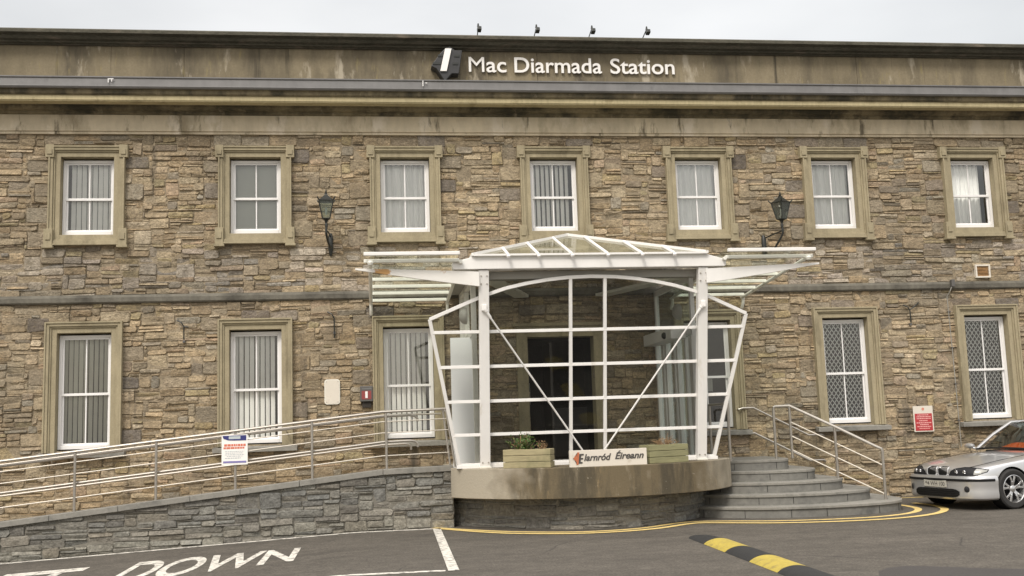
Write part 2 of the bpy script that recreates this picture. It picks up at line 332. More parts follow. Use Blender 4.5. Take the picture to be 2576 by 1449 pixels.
def stones(mb, rects, mp_, palette, gap=.007, outr=(.0, .036), jit=.012, seed=1, tonefn=None):
    R = random.Random(seed)
    for a, b, c, d in rects:
        W, H = b-a, d-c; g = gap*R.uniform(.3, 1.25); j = min(jit*R.uniform(.6, 1.9), W*.14, H*.20)
        a2, b2, c2, d2 = a+g, b-g, c+g*.8, d-g*.8
        if b2-a2 < .01 or d2-c2 < .008: continue
        ch = min(.034, W*.22, H*.3)*R.uniform(.3, 1)
        P = [(a2+ch, c2), (b2-ch, c2), (b2, c2+ch), (b2, d2-ch), (b2-ch, d2), (a2+ch, d2), (a2, d2-ch), (a2, c2+ch)]
        P = [(x+R.uniform(-j, j)*.7, z+R.uniform(-j, j)*.8) for x, z in P]
        o1 = R.uniform(*outr); tx, tz = R.uniform(-.012, .012), R.uniform(-.014, .014)
        cx_, cz_ = (a+b)/2, (c+d)/2; k = 1-min(.30, .020/max(H, .03))
        kx = 1-min(.2, .020/max(W, .05))
        V = [mp_(x, z, -.02) for x, z in P] + [mp_(x, z, max(.002, o1-.010)) for x, z in P]
        V += [mp_(cx_+(x-cx_)*kx, cz_+(z-cz_)*k, o1+tx*(x-cx_)/W*2+tz*(z-cz_)/H*2) for x, z in P]
        V.append(mp_(cx_+R.uniform(-.2, .2)*W, cz_+R.uniform(-.2, .2)*H, o1+R.uniform(-.002, .008)))
        n = 8; F = []
        for i in range(n):
            q = (i+1) % n; F += [(i, q, n+q, n+i), (n+i, n+q, 2*n+q, 2*n+i), (2*n+i, 2*n+q, 3*n)]
        base = R.choices([p[0] for p in palette], [p[1] for p in palette])[0]
        v = R.uniform(.87, 1.12); h_ = R.uniform(-.035, .035)
        col = (base[0]*v*(1+h_), base[1]*v, base[2]*v*(1-h_))
        if tonefn: col = tonefn(cx_, cz_, col, R)
        mb.cur = col; mb.add(V, F)
    mb.cur = None
TAN = [((.375, .305, .208), 6), ((.405, .335, .232), 5), ((.345, .275, .185), 5), ((.34, .283, .203), 4), ((.31, .255, .183), 2.0), ((.30, .27, .217), 1.6),
       ((.44, .37, .27), 2.4), ((.38, .30, .218), 1.5), ((.365, .305, .188), 1.5), ((.26, .222, .172), .6)]
GREY = [((.19, .182, .16), 4), ((.21, .20, .175), 3), ((.165, .158, .142), 3), ((.235, .222, .19), 1.6), ((.20, .186, .156), 1.5), ((.175, .174, .162), 1)]

XL, XR = -9.0, 16.5
WX = [-4.97, -2.05, .66, 3.46, 6.28, 9.02, 11.93]
UZ = (5.17, 6.58); LZ = (1.40, 3.43)
HW = .455
building = empty('station_building', 'long two-storey rubble stone station building with sash windows and heavy cornice', 'building', (3, 0, 0))
building.location = (0, 0, 0)

holes = [(x-HW, x+HW, UZ[0], UZ[1]) for x in WX] + [(x-HW, x+HW, LZ[0], LZ[1]) for x in WX if x != 3.46] + [(2.84, 4.08, .60, 3.18)]
def wall_panels(holes, z0, z1):
    xs = sorted({XL, XR, *[h[0] for h in holes], *[h[1] for h in holes]}); zs = sorted({z0, z1, *[h[2] for h in holes], *[h[3] for h in holes]})
    mb = MB()
    for a, b in zip(xs, xs[1:]):
        for c, d in zip(zs, zs[1:]):
            mx, mz = (a+b)/2, (c+d)/2
            if any(h[0] < mx < h[1] and h[2] < mz < h[3] for h in holes): continue
            mb.add([(a, 0, c), (b, 0, c), (b, 0, d), (a, 0, d)], [(0, 1, 2, 3)])
    return mb
mb = wall_panels(holes, -.9, 7.1)
mb.box(XL, XL+.3, .02, 9, -.9, 8.0); mb.box(XR-.3, XR, .02, 9, -.9, 8.0); mb.box(XL+.3, XR-.3, 8.7, 9, -.9, 8.0)
mb.build('mortar_backing', M['mortar'], building, fix=False)
rects = rubble(XL, XR, -.6, 3.95, (.15, .52), (.042, .135), 5) + rubble(XL, XR, 4.08, 7.03, (.15, .52), (.042, .135), 6)
for x in WX:
    rects = cut(rects, (x-.60, x+.60, UZ[0]-.16, UZ[1]+.20))
    if x != 3.46: rects = cut(rects, (x-.60, x+.60, LZ[0]-.06, LZ[1]+.14))
rects = cut(rects, (2.70, 4.22, .5, 3.34))
# larger dressed blocks beside the surrounds
quoins = []
R = random.Random(21)
for x in WX:
    for (z0, z1) in ((UZ[0]-.25, UZ[1]+.2), (LZ[0]-.5, LZ[1]+.3)):
        if x == 3.46 and z0 < 4: z0 = .9
        for s in (-1, 1):
            z = z0+R.uniform(0, .2)
            while z < z1-.2:
                h = R.uniform(.2, .3); wd = R.uniform(.26, .42)
                if R.random() < .62:
                    a = x+s*.60; b = x+s*(.64+wd); quoins.append((min(a, b), max(a, b), z, z+h))
                z += h+R.uniform(.12, .3)
    for zz in (UZ[1]+.20, LZ[1]+.14):
        for k in range(3):
            if R.random() < .8:
                a = x-.75+k*.5; quoins.append((a, a+.5, zz+.02, zz+R.uniform(.16, .24)))
for q in quoins: rects = cut(rects, q)
wmap = lambda s, z, o: (s, -o, z + .012*math.sin(s*1.7+z*2.1)*(1 if .3 < z < 7 else 0))
wallmb = MB()
def wtone(s, z, col, R):
    d = noise.noise(Vector((s*.55, z*.7, 3.3)))
    if d > .18: col = tuple(c*.72+.012 for c in col)
    if 4.05 < z < 4.9 and R.random() < .45: g_ = sum(col)/3; col = tuple(g_*.4+c*.6+.02 for c in col)
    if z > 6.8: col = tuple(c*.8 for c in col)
    return col
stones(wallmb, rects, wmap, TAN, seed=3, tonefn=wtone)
stones(wallmb, quoins, wmap, [((.27, .235, .18), 4), ((.225, .195, .16), 2), ((.32, .265, .185), 4), ((.165, .145, .125), 1.0)], outr=(.012, .03), seed=4)
wallmb.build('stone_wall', M['stone'], building, fix=False)

# string course, frieze, cornice, gutter, parapet, coping
prof_x([(.1, 3.94), (-.05, 3.94), (-.075, 3.965), (-.08, 4.04), (-.055, 4.09), (.1, 4.11)], XL, XR).build('band_course', M['band'], building)
prof_x([(.1, 7.0), (-.06, 7.0), (-.06, 7.045), (-.085, 7.05), (-.085, 7.345), (.1, 7.345)], XL, XR).build('frieze', M['frieze'], building)
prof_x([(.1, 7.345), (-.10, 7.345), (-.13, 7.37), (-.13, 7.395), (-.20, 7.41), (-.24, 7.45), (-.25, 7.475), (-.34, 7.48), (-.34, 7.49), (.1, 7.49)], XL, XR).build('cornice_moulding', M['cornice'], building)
prof_x([(.1, 7.49), (-.50, 7.47), (-.50, 7.485), (-.515, 7.49), (-.515, 7.575), (.1, 7.575)], XL, XR).build('corona', M['corona'], building)
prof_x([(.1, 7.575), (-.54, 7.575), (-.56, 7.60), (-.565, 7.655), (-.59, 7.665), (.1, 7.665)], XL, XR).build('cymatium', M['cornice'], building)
g = prof_x([(-.10, 7.665), (-.60, 7.665), (-.625, 7.675), (-.64, 7.70), (-.635, 7.71), (-.625, 7.84), (-.645, 7.855), (-.645, 7.875), (-.60, 7.875), (-.10, 7.84)], XL, XR)
g.build('gutter', M['lead'], building)
pp = MB(); xs = [XL, -3.3, 3.2, 9.6, XR]
for a, b in zip(xs, xs[1:]): pp.box(a+.004, b-.004, -.15, .25, 7.7, 8.62)
pp.build('parapet', M['parapet'], building)
prof_x([(.3, 8.60), (-.20, 8.60), (-.20, 8.615), (-.26, 8.625), (-.26, 8.655), (-.33, 8.665), (-.36, 8.70), (-.36, 8.725), (-.45, 8.74), (-.45, 8.795), (-.42, 8.82), (.3, 8.87)], XL, XR).build('parapet_coping', M['coping'], building)
MB().box(XL+.3, XR-.3, .3, 8.7, 7.9, 8.0).build('flat_roof', M['coping'], building)

# ------------------------------------------------------------------ windows
WI = 0
def strip_blind(mb, x0, x1, z0, z1, y, w=.092, ang=.48, seed=0, skip=0.):
    R = random.Random(seed); x = x0+w*.3
    while x < x1-w*.3:
        if R.random() >= skip:
            a = ang*R.uniform(.75, 1.25); c, s_ = math.cos(a)*w*.43, math.sin(a)*w*.43
            dz = R.uniform(-.004, .004)
            mb.add([(x-c, y-s_, z0), (x+c, y+s_, z0), (x+c+dz, y+s_, z1), (x-c+dz, y-s_, z1)], [(0, 1, 2, 3)])
        x += w
def window(xc, z0, z1, lower, style, seed):
    yf = .10; fw_ = .052; b = HW-.006; t = z1-.03
    f = MB()
    f.box(xc-b, xc-b+fw_, yf, yf+.09, z0+.02, t); f.box(xc+b-fw_, xc+b, yf, yf+.09, z0+.02, t)
    f.box(xc-b+fw_, xc+b-fw_, yf, yf+.09, t-fw_*.9, t); f.box(xc-b+fw_, xc+b-fw_, yf-.005, yf+.09, z0+.02, z0+.085)
    zm = z0+(z1-z0)*.475; zr = t-fw_*.9; i = b-fw_
    y1, y2 = yf+.022, yf+.05
    # lower sash (outer plane set back like the photo), upper sash
    f.box(xc-i, xc-i+.03, y2, y2+.03, z0+.085, zm-.022); f.box(xc+i-.03, xc+i, y2, y2+.03, z0+.085, zm-.022); f.box(xc-i+.03, xc+i-.03, y2, y2+.03, z0+.085, z0+.12)
    f.box(xc-i, xc-i+.03, y1, y1+.025, zm+.022, zr); f.box(xc+i-.03, xc+i, y1, y1+.025, zm+.022, zr); f.box(xc-i+.03, xc+i-.03, y1, y1+.025, zr-.03, zr)
    f.box(xc-i, xc+i, y1-.004, y2+.032, zm-.022, zm+.022)
    f.box(xc-.011, xc+.011, y2+.002, y2+.024, z0+.12, zm-.022); f.box(xc-.011, xc+.011, y1+.002, y1+.02, zm+.022, zr-.03)
    wo = f.build('window', M['upvc'], building, bevel=.003)
    g_ = MB(); g_.add([(xc-i, y2+.014, z0+.1), (xc+i, y2+.014, z0+.1), (xc+i, y2+.014, zm-.015), (xc-i, y2+.014, zm-.015)], [(0, 1, 2, 3)]); g_.add([(xc-i, y1+.01, zm+.015), (xc+i, y1+.01, zm+.015), (xc+i, y1+.01, zr-.01), (xc-i, y1+.01, zr-.01)], [(0, 1, 2, 3)])
    g_.build('pane', M['glass2'] if 'r' in style else M['glass'], wo)
    # surround
    s = MB(); yo = -.072; X0, X1 = xc-HW, xc+HW; wd = .19
    top = z1+.19 if lower else z1+.22; bot = z0-.05 if lower else z0-.20
    def ring(x0, x1, z0_, z1_, wdt, ya, yb, bottom=True):
        s.box(x0-wdt, x0, ya, yb, z0_-(wdt if bottom else 0), z1_+wdt); s.box(x1, x1+wdt, ya, yb, z0_-(wdt if bottom else 0), z1_+wdt)
        s.box(x0, x1, ya, yb, z1_, z1_+wdt)
        if bottom: s.box(x0, x1, ya, yb, z0_-wdt, z0_)
    bt = not lower; zb = z0 if bt else z0-.03
    ring(X0, X1, zb, z1, .085, yo+.018, .22, bt)
    ring(X0-.085, X1+.085, zb-(.085 if bt else 0), z1+.085, .03, yo-.004, .05, bt)
    ring(X0-.115, X1+.115, zb-(.115 if bt else 0), z1+.115, .05, yo-.03, .05, bt)
    ring(X0-.165, X1+.165, zb-(.165 if bt else 0), z1+.165, .028, yo-.05, .05, bt)
    if bt:
        for sx_ in (-1, 1):
            xa = xc+sx_*(HW+.10); xb = xc+sx_*(HW+.245)
            x0, x1 = min(xa, xb), max(xa, xb)
            s.box(x0, x1, yo-.056, .05, z1-.02, z1+.21); s.box(x0+.03, x1-.03, yo-.075, 0, z1+.03, z1+.12)
            s.box(x0, x1, yo-.056, .05, z0-.20, z0+.10); s.box(x0-.02, x1+.02, yo-.085, .05, z0-.245, z0-.202)
            s.box(x0+.03, x1-.03, yo-.075, 0, z0-.10, z0+.02)
    so_ = s.build('surround', M['ashlar'], wo, bevel=.004)
    if lower:
        MB().prism([(-.17, LZ[0]-.13), (-.17, LZ[0]-.05), (.12, LZ[0]-.012), (.12, LZ[0]-.13)], lambda y, z: (xc-HW-.27, y, z), lambda y, z: (xc+HW+.27, y, z)).build('sill', M['slab'], wo, bevel=.006)
    # room behind: dark box open to the front
    rm = MB(); ya, yb = .205, 1.3; x0, x1, za, zc = xc-.75, xc+.75, z0-.1, z1+.1
    rm.add([(x0, yb, za), (x1, yb, za), (x1, yb, zc), (x0, yb, zc), (x0, ya, za), (x1, ya, za), (x1, ya, zc), (x0, ya, zc)],
           [(0, 1, 2, 3), (4, 0, 3, 7), (1, 5, 6, 2), (4, 5, 1, 0), (3, 2, 6, 7)])
    rm.build('room_recess', M['room'], wo, fix=False)
    bl = MB(); yb = .225; i2 = i-.005
    key = style[0]
    mat = 'blind'
    if key == 'v': strip_blind(bl, xc-i2+(.07 if 'g' in style else 0), xc+i2, z0+.1, t-.06, yb, seed=seed)
    if key == 't': strip_blind(bl, xc-i2, xc+i2, z0+.1, t-.06, yb, w=.085, ang=.7, seed=seed, skip=.06); mat = 'blind_tan'
    if key == 'g': bl.box(xc-i2, xc+i2, yb, yb+.01, z0+.1, t-.06); mat = 'greyblind'
    if key == 'c':
        rows = []
        wl = .17 if 's' in style else 0
        for zz in range(0, 13):
            z = z0+.1+(t-.16-z0)*zz/12; row = []
            for k in range(41):
                u = k/40; x = xc-i2+(2*i2-wl*.6)*u
                if 'd' in style: x = xc-i2+2*i2*u
                row.append((x, yb+.02+.018*math.sin(u*46+.6*math.sin(z*2))+.01*math.sin(u*17), z))
            rows.append(row)
        bl.grid(rows); mat = 'curtain'
    if key == 'p':
        bl.box(xc-i2, xc-.02, yb, yb+.01, z0+1.35, t-.06); mat = 'greyblind'
        bl.box(xc-.30, xc-.12, .19, .195, z0+.86, z0+1.10)
        bl.box(xc-.05, xc+.12, .19, .195, z0+.70, z0+.95)
    bl.build('blind', M[mat], wo, smooth=(key == 'c'), fix=False)
    if 'G' in style:
        gr = MB(); n = 9; yb2 = .185; W = 2*i2; H = t-.06-z0-.1
        for k in range(n+1):
            for sgn in (-1, 1):
                pts = []; m_ = 15
                for q in range(m_+1):
                    off = (.5 if q % 2 else -.5)*sgn*(W/n)
                    pts.append((min(max(xc-i2+W*k/n+off, xc-i2), xc+i2), yb2, z0+.1+H*q/m_))
                for p, q in zip(pts, pts[1:]): gr.bar(p, q, .016, .004, (0, 1, 0))
        gr.box(xc-i2, xc+i2, yb2-.006, yb2+.006, z0+.09, z0+.11); gr.box(xc-i2, xc+i2, yb2-.006, yb2+.006, t-.07, t-.05)
        gr.build('security_grille', M['grille'], wo, fix=False)
    return wo
up_styles = ['vg', 'g', 'c', 'v', 'cr', 'cd', 'cs']
for k, x in enumerate(WX): window(x, *UZ, False, up_styles[k], k+1)
for x, st in zip([WX[0], WX[1], WX[2], WX[4], WX[5], WX[6]], ['t', 'v', 'vr', 'p', 'nG', 'nG']): window(x, *LZ, True, st, int(x*10)+99)

# doorway inside the porch
ds = MB(); x0, x1 = 2.84, 4.08
for a, b in ((x0-.20, x0), (x1, x1+.20)): ds.box(a, b, -.07, .25, .9, 3.18)
ds.box(x0-.20, x1+.20, -.07, .25, 3.18, 3.38); ds.box(x0-.26, x1+.26, -.10, .02, 3.38, 3.44)
dw = ds.build('doorway', M['ashlar'], building, bevel=.004)
rm = MB(); rm.add([(2.5, 2.5, .9), (4.4, 2.5, .9), (4.4, 2.5, 3.3), (2.5, 2.5, 3.3), (2.5, .255, .9), (4.4, .255, .9), (4.4, .255, 3.3), (2.5, .255, 3.3)],
                  [(0, 1, 2, 3), (4, 0, 3, 7), (1, 5, 6, 2), (4, 5, 1, 0), (3, 2, 6, 7)])
rm.build('door_recess', M['dark'], dw, fix=False)
dl = MB(); dl.box(3.30, 3.345, .26, 1.1, .93, 3.1); dl.box(2.86, 2.9, .26, .9, .93, 3.1)
dl.build('door_leaf', M['door'], dw)
MB().box(2.905, 2.91, .3, .62, 1.95, 2.35).build('door_poster', M['blind_tan'], dw)
MB().box(3.6, 4.3, 1.9, 2.3, .93, 1.9).build('inner_counter', M['rawwood'], dw)

# ------------------------------------------------------------------ ground
def gz(x):
    return -.042*max(0, min(12, -.3-x))
xs = [-260, -12.3, -.3, 300]
gm = MB()
ys = [-260, 120]
gm.grid([[(x, y, gz(x)) for x in xs] for y in ys])
go = gm.build('ground', M['asphalt'], fix=False); tag(go, kind='structure')
def stripe(name, pts, wd, mat, dz=.004, fade=None):
    pts = [Vector((p[0], p[1])) for p in pts]; mb_ = MB(); Lp = []; Rp = []
    for i, p in enumerate(pts):
        a = pts[max(i-1, 0)]; b = pts[min(i+1, len(pts)-1)]; t = (b-a).normalized(); n_ = Vector((-t.y, t.x))*wd/2
        Lp.append(p+n_); Rp.append(p-n_)
    rows = [[(q.x, q.y, gz(q.x)+dz) for q in Lp], [(q.x, q.y, gz(q.x)+dz) for q in Rp]]
    mb_.grid(rows); o = mb_.build(name, mat, fix=False); tag(o, kind='structure'); return o
def resample(a, b, n=12): return [(a[0]+(b[0]-a[0])*k/n, a[1]+(b[1]-a[1])*k/n) for k in range(n+1)]
fy = -2.17
stripe('road_marking', resample((-8.5, fy), (-.3, fy), 2)+resample((-.3, fy), (1.02, fy+.02), 4)[1:], .15, M['paintw'])
stripe('road_marking', resample((.975, fy+.02), (.87, -7.15), 4), .125, M['paintw'], .008)
stripe('road_marking', resample((-6.0, -7.02), (-.3, -7.07), 2)+resample((-.3, -7.07), (.78, -7.1), 3)[1:], .12, M['paintw'])
inner = catmull([(.98, -2.0), (1.4, -2.5), (2.0, -3.12), (2.78, -3.58), (3.4, -3.66), (4.0, -3.5), (4.6, -3.06), (5.0, -2.92), (5.5, -3.1), (6.1, -3.38), (6.9, -3.52), (7.7, -3.48), (8.4, -3.15), (8.85, -2.6), (9.0, -2.0), (8.98, -1.5)], 6)
outer = []
for i, p in enumerate(inner):
    a = inner[max(i-1, 0)]; b = inner[min(i+1, len(inner)-1)]; t = (b-a).normalized(); n_ = Vector((t.y, -t.x)); f_ = i/len(inner)
    outer.append(p+n_*(.05+.20*min(1, f_*7)+.15*max(0, min(1, (f_-.4)*4))))
stripe('road_marking', inner, .115, M['painty']); stripe('road_marking', outer, .125, M['painty'], .008)
stripe('road_marking', resample((8.9, -.3), (14, -.38), 4), .08, M['painty'])
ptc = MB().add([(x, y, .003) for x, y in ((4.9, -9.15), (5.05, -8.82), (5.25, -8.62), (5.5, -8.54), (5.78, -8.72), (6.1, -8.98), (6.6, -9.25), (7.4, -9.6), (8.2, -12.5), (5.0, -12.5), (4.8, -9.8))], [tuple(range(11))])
tag(ptc.build('dark_ground_area', M['patch'], fix=False), kind='structure')  # flat dark area laid just above the ground

# fonts: curve text turned into a mesh
def text_mesh(s, size, depth=0, shear=0, bold=0, sx=1., align='LEFT', space=1.):
    c = bpy.data.curves.new('txt', 'FONT'); c.body = s; c.size = size; c.extrude = depth; c.shear = shear; c.offset = bold; c.align_x = align; c.space_character = space
    o = bpy.data.objects.new('txt', c); COL.objects.link(o)
    dg = bpy.context.evaluated_depsgraph_get(); dg.update(); me = bpy.data.meshes.new_from_object(o.evaluated_get(dg))
    bpy.data.objects.remove(o); return me
def mesh_bounds(me):
    xs_ = [v.co.x for v in me.vertices]; ys_ = [v.co.y for v in me.vertices]; return min(xs_), max(xs_), min(ys_), max(ys_)
def letter_parts(word, x0, x1, z0, cap, y, mat, parent, depth=.02, bold=.0, shear=0, name='letter', fn=None):
    """each glyph its own mesh part; word scaled to span x0..x1"""
    adv = []; tot = 0; gl = []
    ref = text_mesh('H', 1, 0, 0, bold); hb = mesh_bounds(ref); capu = hb[3]-hb[2]
    for i, ch in enumerate(word):
        w_all = text_mesh(word[:i+1]+'|', 1); w1 = mesh_bounds(w_all)[1]; bpy.data.meshes.remove(w_all)
        w_all = text_mesh(ch+'|', 1); w2 = mesh_bounds(w_all)[1]; bpy.data.meshes.remove(w_all)
        gl.append((ch, w1-w2))
    full = text_mesh(word, 1, 0, shear, bold); fb = mesh_bounds(full); sx_ = (x1-x0)/(fb[1]-fb[0]); sz = cap/capu
    res = []
    for ch, ox in gl:
        if ch == ' ': continue
        me = text_mesh(ch, 1, depth/2 if depth else 0, shear, bold if ch != 'M' else 0)
        me2 = me
        for v in me2.vertices:
            lx = (v.co.x+ox-fb[0])*sx_+x0; lz = v.co.y*sz+z0
            q_ = Vector(fn(lx, lz) if fn else (lx, y, lz)); q_.y -= v.co.z if abs(q_.y) < 3 and not (fn and depth == 0) else 0; v.co = q_
        me2.materials.clear(); me2.materials.append(mat); me2.name = name
        o = bpy.data.objects.new(name, me2); COL.objects.link(o); o.parent = parent
        res.append(o)
    return res
def ground_text(s, x0, x1, y0, y1, y0r, name='road_marking'):
    me = text_mesh(s, 1, 0, 0, .022); b = mesh_bounds(me)
    for v in me.vertices:
        X = x0+(v.co.x-b[0])/(b[1]-b[0])*(x1-x0); yb0 = y0+(y0r-y0)*(X-x0)/(x1-x0); Y = yb0+(v.co.y-b[2])/(b[3]-b[2])*(y1-yb0)
        v.co = Vector((X, Y, gz(X)+.005))
    me.materials.clear(); me.materials.append(M['paintw']); me.name = name
    o = bpy.data.objects.new(name, me); COL.objects.link(o); tag(o, kind='structure')
ground_text('SET', -5.45, -3.86, -6.1, -3.75, -6.0)
ground_text('DOWN', -3.22, -1.03, -5.95, -3.70, -5.25)

# speed bump
sb = empty('speed_bump', 'low black and yellow rubber speed bump running out from the steps', 'speed bump', (4.36, -4.9, 0))
ang = math.atan2(-.0, -1)
nseg = 6; a0 = Vector((4.40, -4.95)); a1 = Vector((4.24, -10.35)); dv = (a1-a0)/nseg; tn = Vector((-dv.y, dv.x)).normalized()
for k in range(nseg):
    mb_ = MB(); rows = []
    p, q = a0+dv*(k*1.0+.006), a0+dv*(k+1-.006)
    for j in range(13):
        u = j/12*2-1; hgt = .068*(1-u*u)**.8+.003
        rows.append([(p.x+tn.x*u*.205, p.y+tn.y*u*.205, hgt), (q.x+tn.x*u*.205, q.y+tn.y*u*.205, hgt)])
    if k == 0:
        for j in range(13):
            u = j/12*2-1; e = .18*(1-math.sqrt(max(0, 1-u*u)))
            rows[j][0] = (rows[j][0][0]+dv.normalized().x*e, rows[j][0][1]+dv.normalized().y*e, rows[j][0][2]*.35)
    mb_.grid(rows)
    bo = [r_[0] for r_ in rows]; mb_.add(bo, [tuple(range(13))]); bo = [r_[1] for r_ in rows]; mb_.add(bo, [tuple(range(13))])
    o = mb_.build('rubber_segment', M['rubber'] if k % 2 == 0 else M['yellow'], sb, smooth=True)
    o.location = (-4.36, 4.9, 0)

# ------------------------------------------------------------------ ramp
def cz(x):   # top of the ramp coping
    return .955+.02*max(0, min(1, (x-.2))) if x > .15 else .955+(x-.15)*.0985
ramp = empty('access_ramp', 'long grey stone access ramp sloping up to the porch along the facade', 'ramp', (-3, -1, 0)); ramp.location = (0, 0, 0)
RX0, RX1 = -9.0, 1.27
bk = MB(); n = 24
rows = []
for k in range(n+1):
    x = RX0+(RX1-RX0)*k/n; rows.append([(x, -1.995, gz(x)-.3), (x, -1.995, max(cz(x)-.02, gz(x)-.2))])
bk.grid(rows); bk.add([(RX1, -1.995, -.1), (RX1, -.1, -.1), (RX1, -.1, .93), (RX1, -1.995, .93)], [(0, 1, 2, 3)])
bk.build('mortar_backing', M['grey_mortar'], ramp, fix=False)
rr = rubble(RX0, RX1, -.6, 1.0, (.20, .55), (.06, .125), 15)
rr = [(a, b, c, min(d, cz((a+b)/2)-.05)) for a, b, c, d in rr if c < cz((a+b)/2)-.09 and d > gz((a+b)/2)-.05]
rr = [q for q in rr if q[3]-q[2] > .02]
rm_ = MB()
def rtone(s, z, col, R):
    if z-gz(s) < .16 and R.random() < .7: return tuple(c*.75+.07*k_ for c, k_ in zip(col, (1, .96, .78)))
    return col
stones(rm_, rr, lambda s, z, o: (s, -1.995-o, min(z, cz(s)-.03)), GREY, outr=(.006, .04), seed=16, tonefn=rtone)
rm_.build('retaining_wall', M['grey_stone'], ramp, fix=False)
cp = MB(); x = RX0; R = random.Random(5)
while x < RX1-.01:
    x2 = min(RX1, x+R.uniform(.75, 1.1))
    if abs(x2-.15) < .4: x2 = .15
    if x2 > RX1-.3: x2 = RX1
    a, b = x+.003, x2-.003; za, zb = cz(a), cz(b)
    cp.add([(a,-2.06,za-.085),(b,-2.06,zb-.085),(b,-1.72,zb-.085),(a,-1.72,za-.085),(a,-2.06,za),(b,-2.06,zb),(b,-1.72,zb),(a,-1.72,za)],
           [(0,3,2,1),(4,5,6,7),(0,1,5,4),(1,2,6,5),(2,3,7,6),(3,0,4,7)])
    x = x2
cp.build('coping', M['slab'], ramp, bevel=.006)
rs = MB(); rs.grid([[(x_, y_, cz(x_)-.16) for x_ in (RX0, -6, -3, .15, RX1)] for y_ in (-1.72, 0.03)]); rs.build('ramp_surface', M['concrete'], ramp, fix=False)

def rail_at(x, h): return (x, -1.9, cz(x)+h)
rl = empty('ramp_railing', 'stainless steel post and rail balustrade along the front edge of the ramp', 'railing', (0, 0, 0))
px = [-8.2, -7.0, -5.79, -4.59, -3.375, -2.165, -.97, .21]
for x in px:
    MB().tube([(x, -1.9, cz(x)), (x, -1.9, cz(x)+.895)], .0215, 10).build('post', M['steel'], rl, smooth=True)
def slope_pts(h, y=-1.9, x0=-8.6, x1=1.22): return [(x0, y, cz(x0)+h), (.15, y, cz(.15)+h), (.45, y, cz(.45)+h), (x1, y, cz(x1)+h)]
MB().tube(slope_pts(.915), .024, 10).build('top_rail', M['steel'], rl, smooth=True)
for h in (.755, .575, .21): MB().tube(slope_pts(h), .0095, 6).build('infill_rail', M['thin_steel'], rl, smooth=True)
def handrail(h, y, par, xe=.72):
    z = lambda x: cz(x)+h
    pts = [(-8.6, y, z(-8.6)), (.15, y, z(.15)), (xe-.12, y, z(.15)+.01), (xe-.04, y, z(.15)-.005), (xe, y, z(.15)-.05), (xe, y, z(.15)-.10)]
    MB().tube(pts, .0215, 10).build('handrail', M['steel'], par, smooth=True)
for h in (.84, .43): handrail(h, -1.82, rl)
for x in px:
    b_ = MB()
    for h in (.84, .43): b_.tube([(x, -1.9, cz(x)+h-.05), (x, -1.82, cz(x)+h-.05), (x, -1.82, cz(x)+h-.01)], .008, 6)
    b_.build('rail_bracket', M['steel'], rl)
rw = empty('wall_side_railing', 'stainless steel handrails bracketed along the building side of the ramp', 'railing', (0, 0, 0))
for x in [-8.0, -6.7, -5.4, -4.1, -2.8, -1.5, -.2]:
    MB().tube([(x, -.01, cz(x)+.80), (x, -.26, cz(x)+.80), (x, -.28, cz(x)+.86)], .010, 8).build('bracket', M['steel'], rw, smooth=True)
MB().tube([(-8.6, -.28, cz(-8.6)+.88), (.15, -.28, cz(.15)+.88), (1.2, -.28, cz(.15)+.88)], .016, 10).build('top_rail', M['steel'], rw, smooth=True)
handrail(.36, -.34, rw, .66)
# leaning steel end post beside the porch screen
lp = empty('end_balustrade', 'leaning pair of dark steel end posts beside the left edge of the porch screen', 'railing', (1.2, -2.05, .95))
MB().tube([(-.02, .0, .9), (.10, -.05, 0)], .018, 8).build('post', M['steel'], lp, smooth=True)
MB().tube([(-.06, .25, .92), (.04, .2, 0)], .018, 8).build('post', M['steel'], lp, smooth=True)
MB().tube([(-.02, .0, .9), (-.06, .25, .92)], .018, 8).build('top_rail', M['steel'], lp, smooth=True)

# ------------------------------------------------------------------ plinth of the porch
AC, AR, BR = Vector((3.54, -1.02)), 2.58, 2.06
pl = empty('porch_plinth', 'curved concrete plinth on a slate base carrying the glass porch', 'plinth', (0, 0, 0))
def arc(R_, a0, a1, n): return [(AC.x+R_*math.sin(a0+(a1-a0)*k/n), AC.y-R_*math.cos(a0+(a1-a0)*k/n)) for k in range(n+1)]
ta = math.asin(2.31/AR)
poly = [(1.23, -.02)] + arc(AR, -ta, ta, 40) + [(5.85, -.02)]
MB().prism(poly, lambda x, y: (x, y, .475), lambda x, y: (x, y, .935)).build('concrete_band', M['plinth'], pl, smooth=True, bevel=.008)
BP = [p for p in catmull([Vector(q) for q in [(1.275, -1.62), (1.55, -1.98), (1.9, -2.38), (2.36, -2.82), (2.9, -3.16), (3.5, -3.28), (4.1, -3.17), (4.6, -2.88), (5.1, -2.4), (5.55, -1.8), (5.7, -1.4)]], 6)]
BL = [0]
for a, b in zip(BP, BP[1:]): BL.append(BL[-1]+(b-a).length)
def bmap(s_, z, o):
    s_ = max(0, min(BL[-1]-1e-4, s_)); k = max(i for i in range(len(BL)-1) if BL[i] <= s_)
    a, b = BP[k], BP[k+1]; t = (b-a).normalized(); p = a+(b-a)*((s_-BL[k])/(BL[k+1]-BL[k])); return (p.x+t.y*o, p.y-t.x*o, z)
poly = [(1.275, -.05)] + [(p.x, p.y) for p in BP] + [(5.7, -.05)]
MB().prism(poly, lambda x, y: (x, y, -.1), lambda x, y: (x, y, .474)).build('mortar_backing', M['grey_mortar'], pl)
br = rubble(0, BL[-1], -.06, .475, (.22, .62), (.05, .13), 33)
bs = MB(); stones(bs, br, bmap, GREY, outr=(.006, .022), seed=34, jit=.006); bs.build('slate_base', M['grey_stone'], pl, fix=False)

